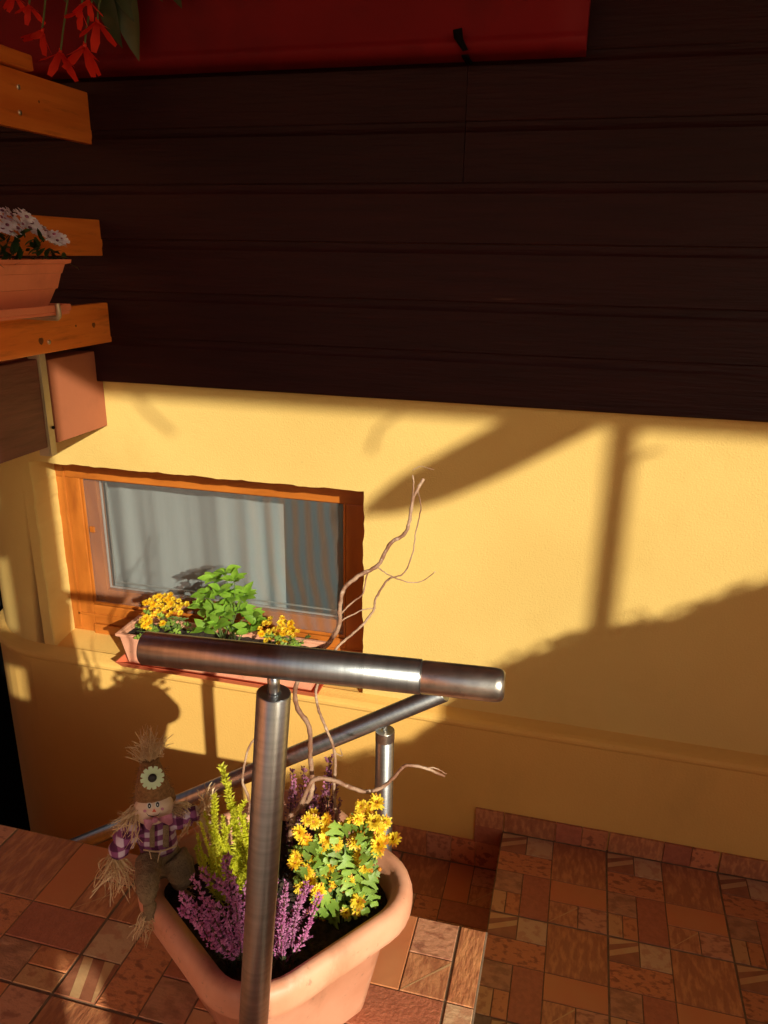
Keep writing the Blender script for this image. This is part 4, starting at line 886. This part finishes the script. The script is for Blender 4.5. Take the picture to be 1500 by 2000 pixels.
# ================================================================== what stands behind the viewer and shades the place
def back(x, y, Yp):
    """the point at distance Yp in front of the wall whose shadow falls on the wall at that spot"""
    w = ony(x, y, U); t = U - Yp; return Vector((w.x + TA * t, Yp, w.z + TE * t))
YO = -4.2
roof = thing('porch_roof', 'timber porch roof on a post and brace over the landing', 'porch roof', (2, -1.5, 3.2))
ze = 1.662 + TE * (-YO)
q = MB(); q.box((-7, YO - .02, ze), (9, U - .002, ze + .12)); q.build('roof_deck', M['roofwood'], roof)
q = MB(); q.box((-7, YO - .05, ze), (9, YO - .0201, ze + .16), 0, .004); q.build('roof_fascia', M['roofwood'], roof)
pa = back(1212, 900, YO).x
q = MB(); q.box((pa - .026, YO - .025, .0), (pa + .026, YO + .02, ze - .001), 0, .004); q.build('post', M['roofwood'], roof)
q = MB(); pl = [back(x, y, YO + .12) for x, y in ((722, 998), (745, 968), (800, 922), (900, 866), (1000, 812), (1060, 780), (1200, 770), (1200, 822), (1100, 872), (1000, 922), (900, 966), (800, 994))]
q.prism(pl, (0, -.05, 0)); q.build('shadow_brace', M['roofwood'], roof)  # wedge outline shaped to throw the slanting shadow band
q = MB()
for pts in ([(262, 770), (285, 800), (312, 825), (338, 848)], [(795, 800), (765, 818), (738, 840), (722, 885)], [(1225, 925), (1250, 890), (1290, 880)]):
    q.tube(spline([back(x, y, YO + .2) for x, y in pts], 4), .0065, 6)
q.build('shadow_curls', M['black'], roof)  # thin unseen curls added to throw faint marks on the wall
scr = thing('shadow_screen', 'unseen shadow screen of a slim pillar with short battens, added behind the viewer', 'screen', (.1, YO, 0))  # pillar and battens added to shape the shadows and sun slits at left
q = MB(); q.box((.565, -3.0, 0), (.765, -2.9, ze - .001), 0, .004); q.build('pillar', M['roofwood'], scr)
for (za, zc) in ((2.44, 2.66), (1.91, 2.08), (1.475, 1.74), (.0, 1.30)): q = MB(); q.box((.42, -2.964, za), (.564, -2.935, zc), 0, .003); q.build('shadow_batten', M['roofwood'], scr)
q = MB(); q.box((.30, -2.999, 0), (.44, -2.965, ze - .001), 0, .003); q.build('shadow_post', M['roofwood'], scr)
# unseen trees added to keep the left half of the terrace in shade
def make_shade_tree(label, X, Y, z0, z1, hw, dp, seed):
    t = thing('shade_tree', label, 'tree', (X, Y, -1.62), 'added shade trees behind the terrace')
    rr = random.Random(seed); q = MB(); q.tube([(X, Y, -1.63), (X + .05, Y, 1), (X, Y, z0 + .6)], [.14, .11, .07], 10)
    for k in range(6):
        a = k * 1.05; q.tube([(X, Y, z0 + .1 * k), (X + hw * .6 * math.cos(a), Y + dp * .5 * math.sin(a), z0 + .5 + .2 * k)], [.05, .02], 6)
    q.build('trunk', M['brownstem'], t); q = MB()
    for k in range(9000):
        x, y, z = rr.uniform(-1, 1), rr.uniform(-1, 1), rr.uniform(-1, 1)
        if abs(x) ** 4 + y * y + abs(z) ** 4 > 1: continue
        c = Vector((X + x * hw, Y + y * dp, (z0 + z1) / 2 + z * (z1 - z0) / 2)); s_ = rr.uniform(.05, .10); d = Vector((rr.uniform(-1, 1), rr.uniform(-1, 1), rr.uniform(-1, 1))).normalized(); e = d.cross(Vector((rr.uniform(-1, 1), rr.uniform(-1, 1), 1))).normalized()
        q.face([c - d * s_, c + e * s_ * .6, c + d * s_, c - e * s_ * .6])
    q.build('crown', M['hedge'], t)
make_shade_tree('added red shade tree with dense crown behind the left of the terrace', -2.42 + TA * 6.6 - 1.32, -6.6, -.65 + TE * 6.6, 1.75 + TE * 6.6, 1.0, .6, 91)
make_shade_tree('second added red shade tree further left behind the terrace', -2.42 + TA * 6.6 - 2.9, -6.8, -.65 + TE * 6.6, 1.75 + TE * 6.6, 1.0, .6, 92)

# hedge shrubs whose tops throw the rounded shadow over the lower wall
prof_px = [(1700, 1040), (1500, 1112), (1440, 1130), (1400, 1155), (1350, 1168), (1300, 1192), (1240, 1206), (1180, 1204), (1120, 1228), (1060, 1248), (1010, 1268), (960, 1300), (900, 1345), (850, 1395), (800, 1425), (740, 1447), (680, 1462), (620, 1476), (560, 1500), (500, 1545), (440, 1620)]
YH = -3.05
top_ = sorted([back(x, y, YH) for x, y in prof_px], key=lambda p: p.x)
def top_at(x):
    for a, b in zip(top_, top_[1:]):
        if a.x <= x <= b.x: return a.z + (b.z - a.z) * (x - a.x) / (b.x - a.x)
    return top_[0].z if x < top_[0].x else top_[-1].z
xa, xb = top_[0].x, top_[-1].x + 1.2
hleaf_n = 0; cuts = [xa, xa + .55, xa + 1.1, xa + 1.7, xa + 2.3, xa + 2.9, xb]
hl = ['low rounded shrub at the terrace side of the hedge', 'shrub next to the lowest one in the hedge', 'middle shrub of the hedge left of the porch post', 'middle shrub of the hedge beside the porch post', 'tall shrub of the hedge right of the porch post', 'tallest shrub at the far end of the hedge']
for i in range(6):
    a, b = cuts[i], cuts[i + 1]; cxs = (a + b) / 2
    t = thing('hedge_shrub', hl[i], 'shrub', (cxs, YH, 0), 'hedge along the landing')
    q = MB(); rr = random.Random(i + 40)
    n = 9; rows = []
    for j in range(7):
        s = j / 6; rows.append([(a + (b - a) * k / n, YH + .16 * math.cos(math.pi * (s)) , -.0 + (top_at(a + (b - a) * k / n) - .05) * min(1, math.sin(math.pi * s) * 1.6)) for k in range(n + 1)])
    q.grid(rows, 0, True); q.build('inner_foliage', M['hedge'], t)
    q = MB()
    for k in range(3400):
        x = rr.uniform(a - .03, b + .03); zt = top_at(min(max(x, top_[0].x), top_[-1].x)); z = zt * rr.random() ** .45 - .012; y = YH + rr.uniform(-.2, .2) * (1 if z < zt - .15 else .5)
        s = rr.uniform(.012, .026); d = Vector((rr.uniform(-1, 1), rr.uniform(-1, 1), rr.uniform(-1, 1))).normalized(); e = d.cross(Vector((rr.uniform(-1, 1), rr.uniform(-1, 1), 1))).normalized()
        c = Vector((x, y, z)); q.face([c - d * s, c + e * s * .5, c + d * s, c - e * s * .5])
    q.build('foliage', M['hedge'], t, kind='stuff')
    q = MB(); q.tube([(cxs, YH, -.004), (cxs + .02, YH, .5), (cxs, YH, 1.0)], [.03, .024, .014], 8); q.build('trunk', M['brownstem'], t)

wing = thing('bounce_wing', 'unseen red orange wing added to bounce warm light from beyond the balcony', 'building', (-6, -8, -1.62))  # unseen building added as a sunlit reflector for the shaded wall
q = MB(); q.box((-9, -16, -1.619), (-5.2, -3.6, 5)); q.build('wall', mat('bounce_orange_render', (.80, .26, .09), (.84, .30, .11), 2, .9), wing)
q = MB(); q.prism([(-9.3, -16.3, 5.001), (-4.9, -16.3, 5.001), (-7.1, -16.3, 7)], (0, 13, 0)); q.build('roof', M['terra'], wing)
for k in range(3):
    q = MB(); q.box((-5.199, -6.6 - 3.4 * k, 1.2), (-5.15, -5.4 - 3.4 * k, 2.7), 0, .01); w_ = q.build('window', M['frame_wood'], wing)
    q = MB(); q.box((-5.149, -6.5 - 3.4 * k, 1.3), (-5.145, -5.5 - 3.4 * k, 2.6)); q.build('pane', M['black'], w_)
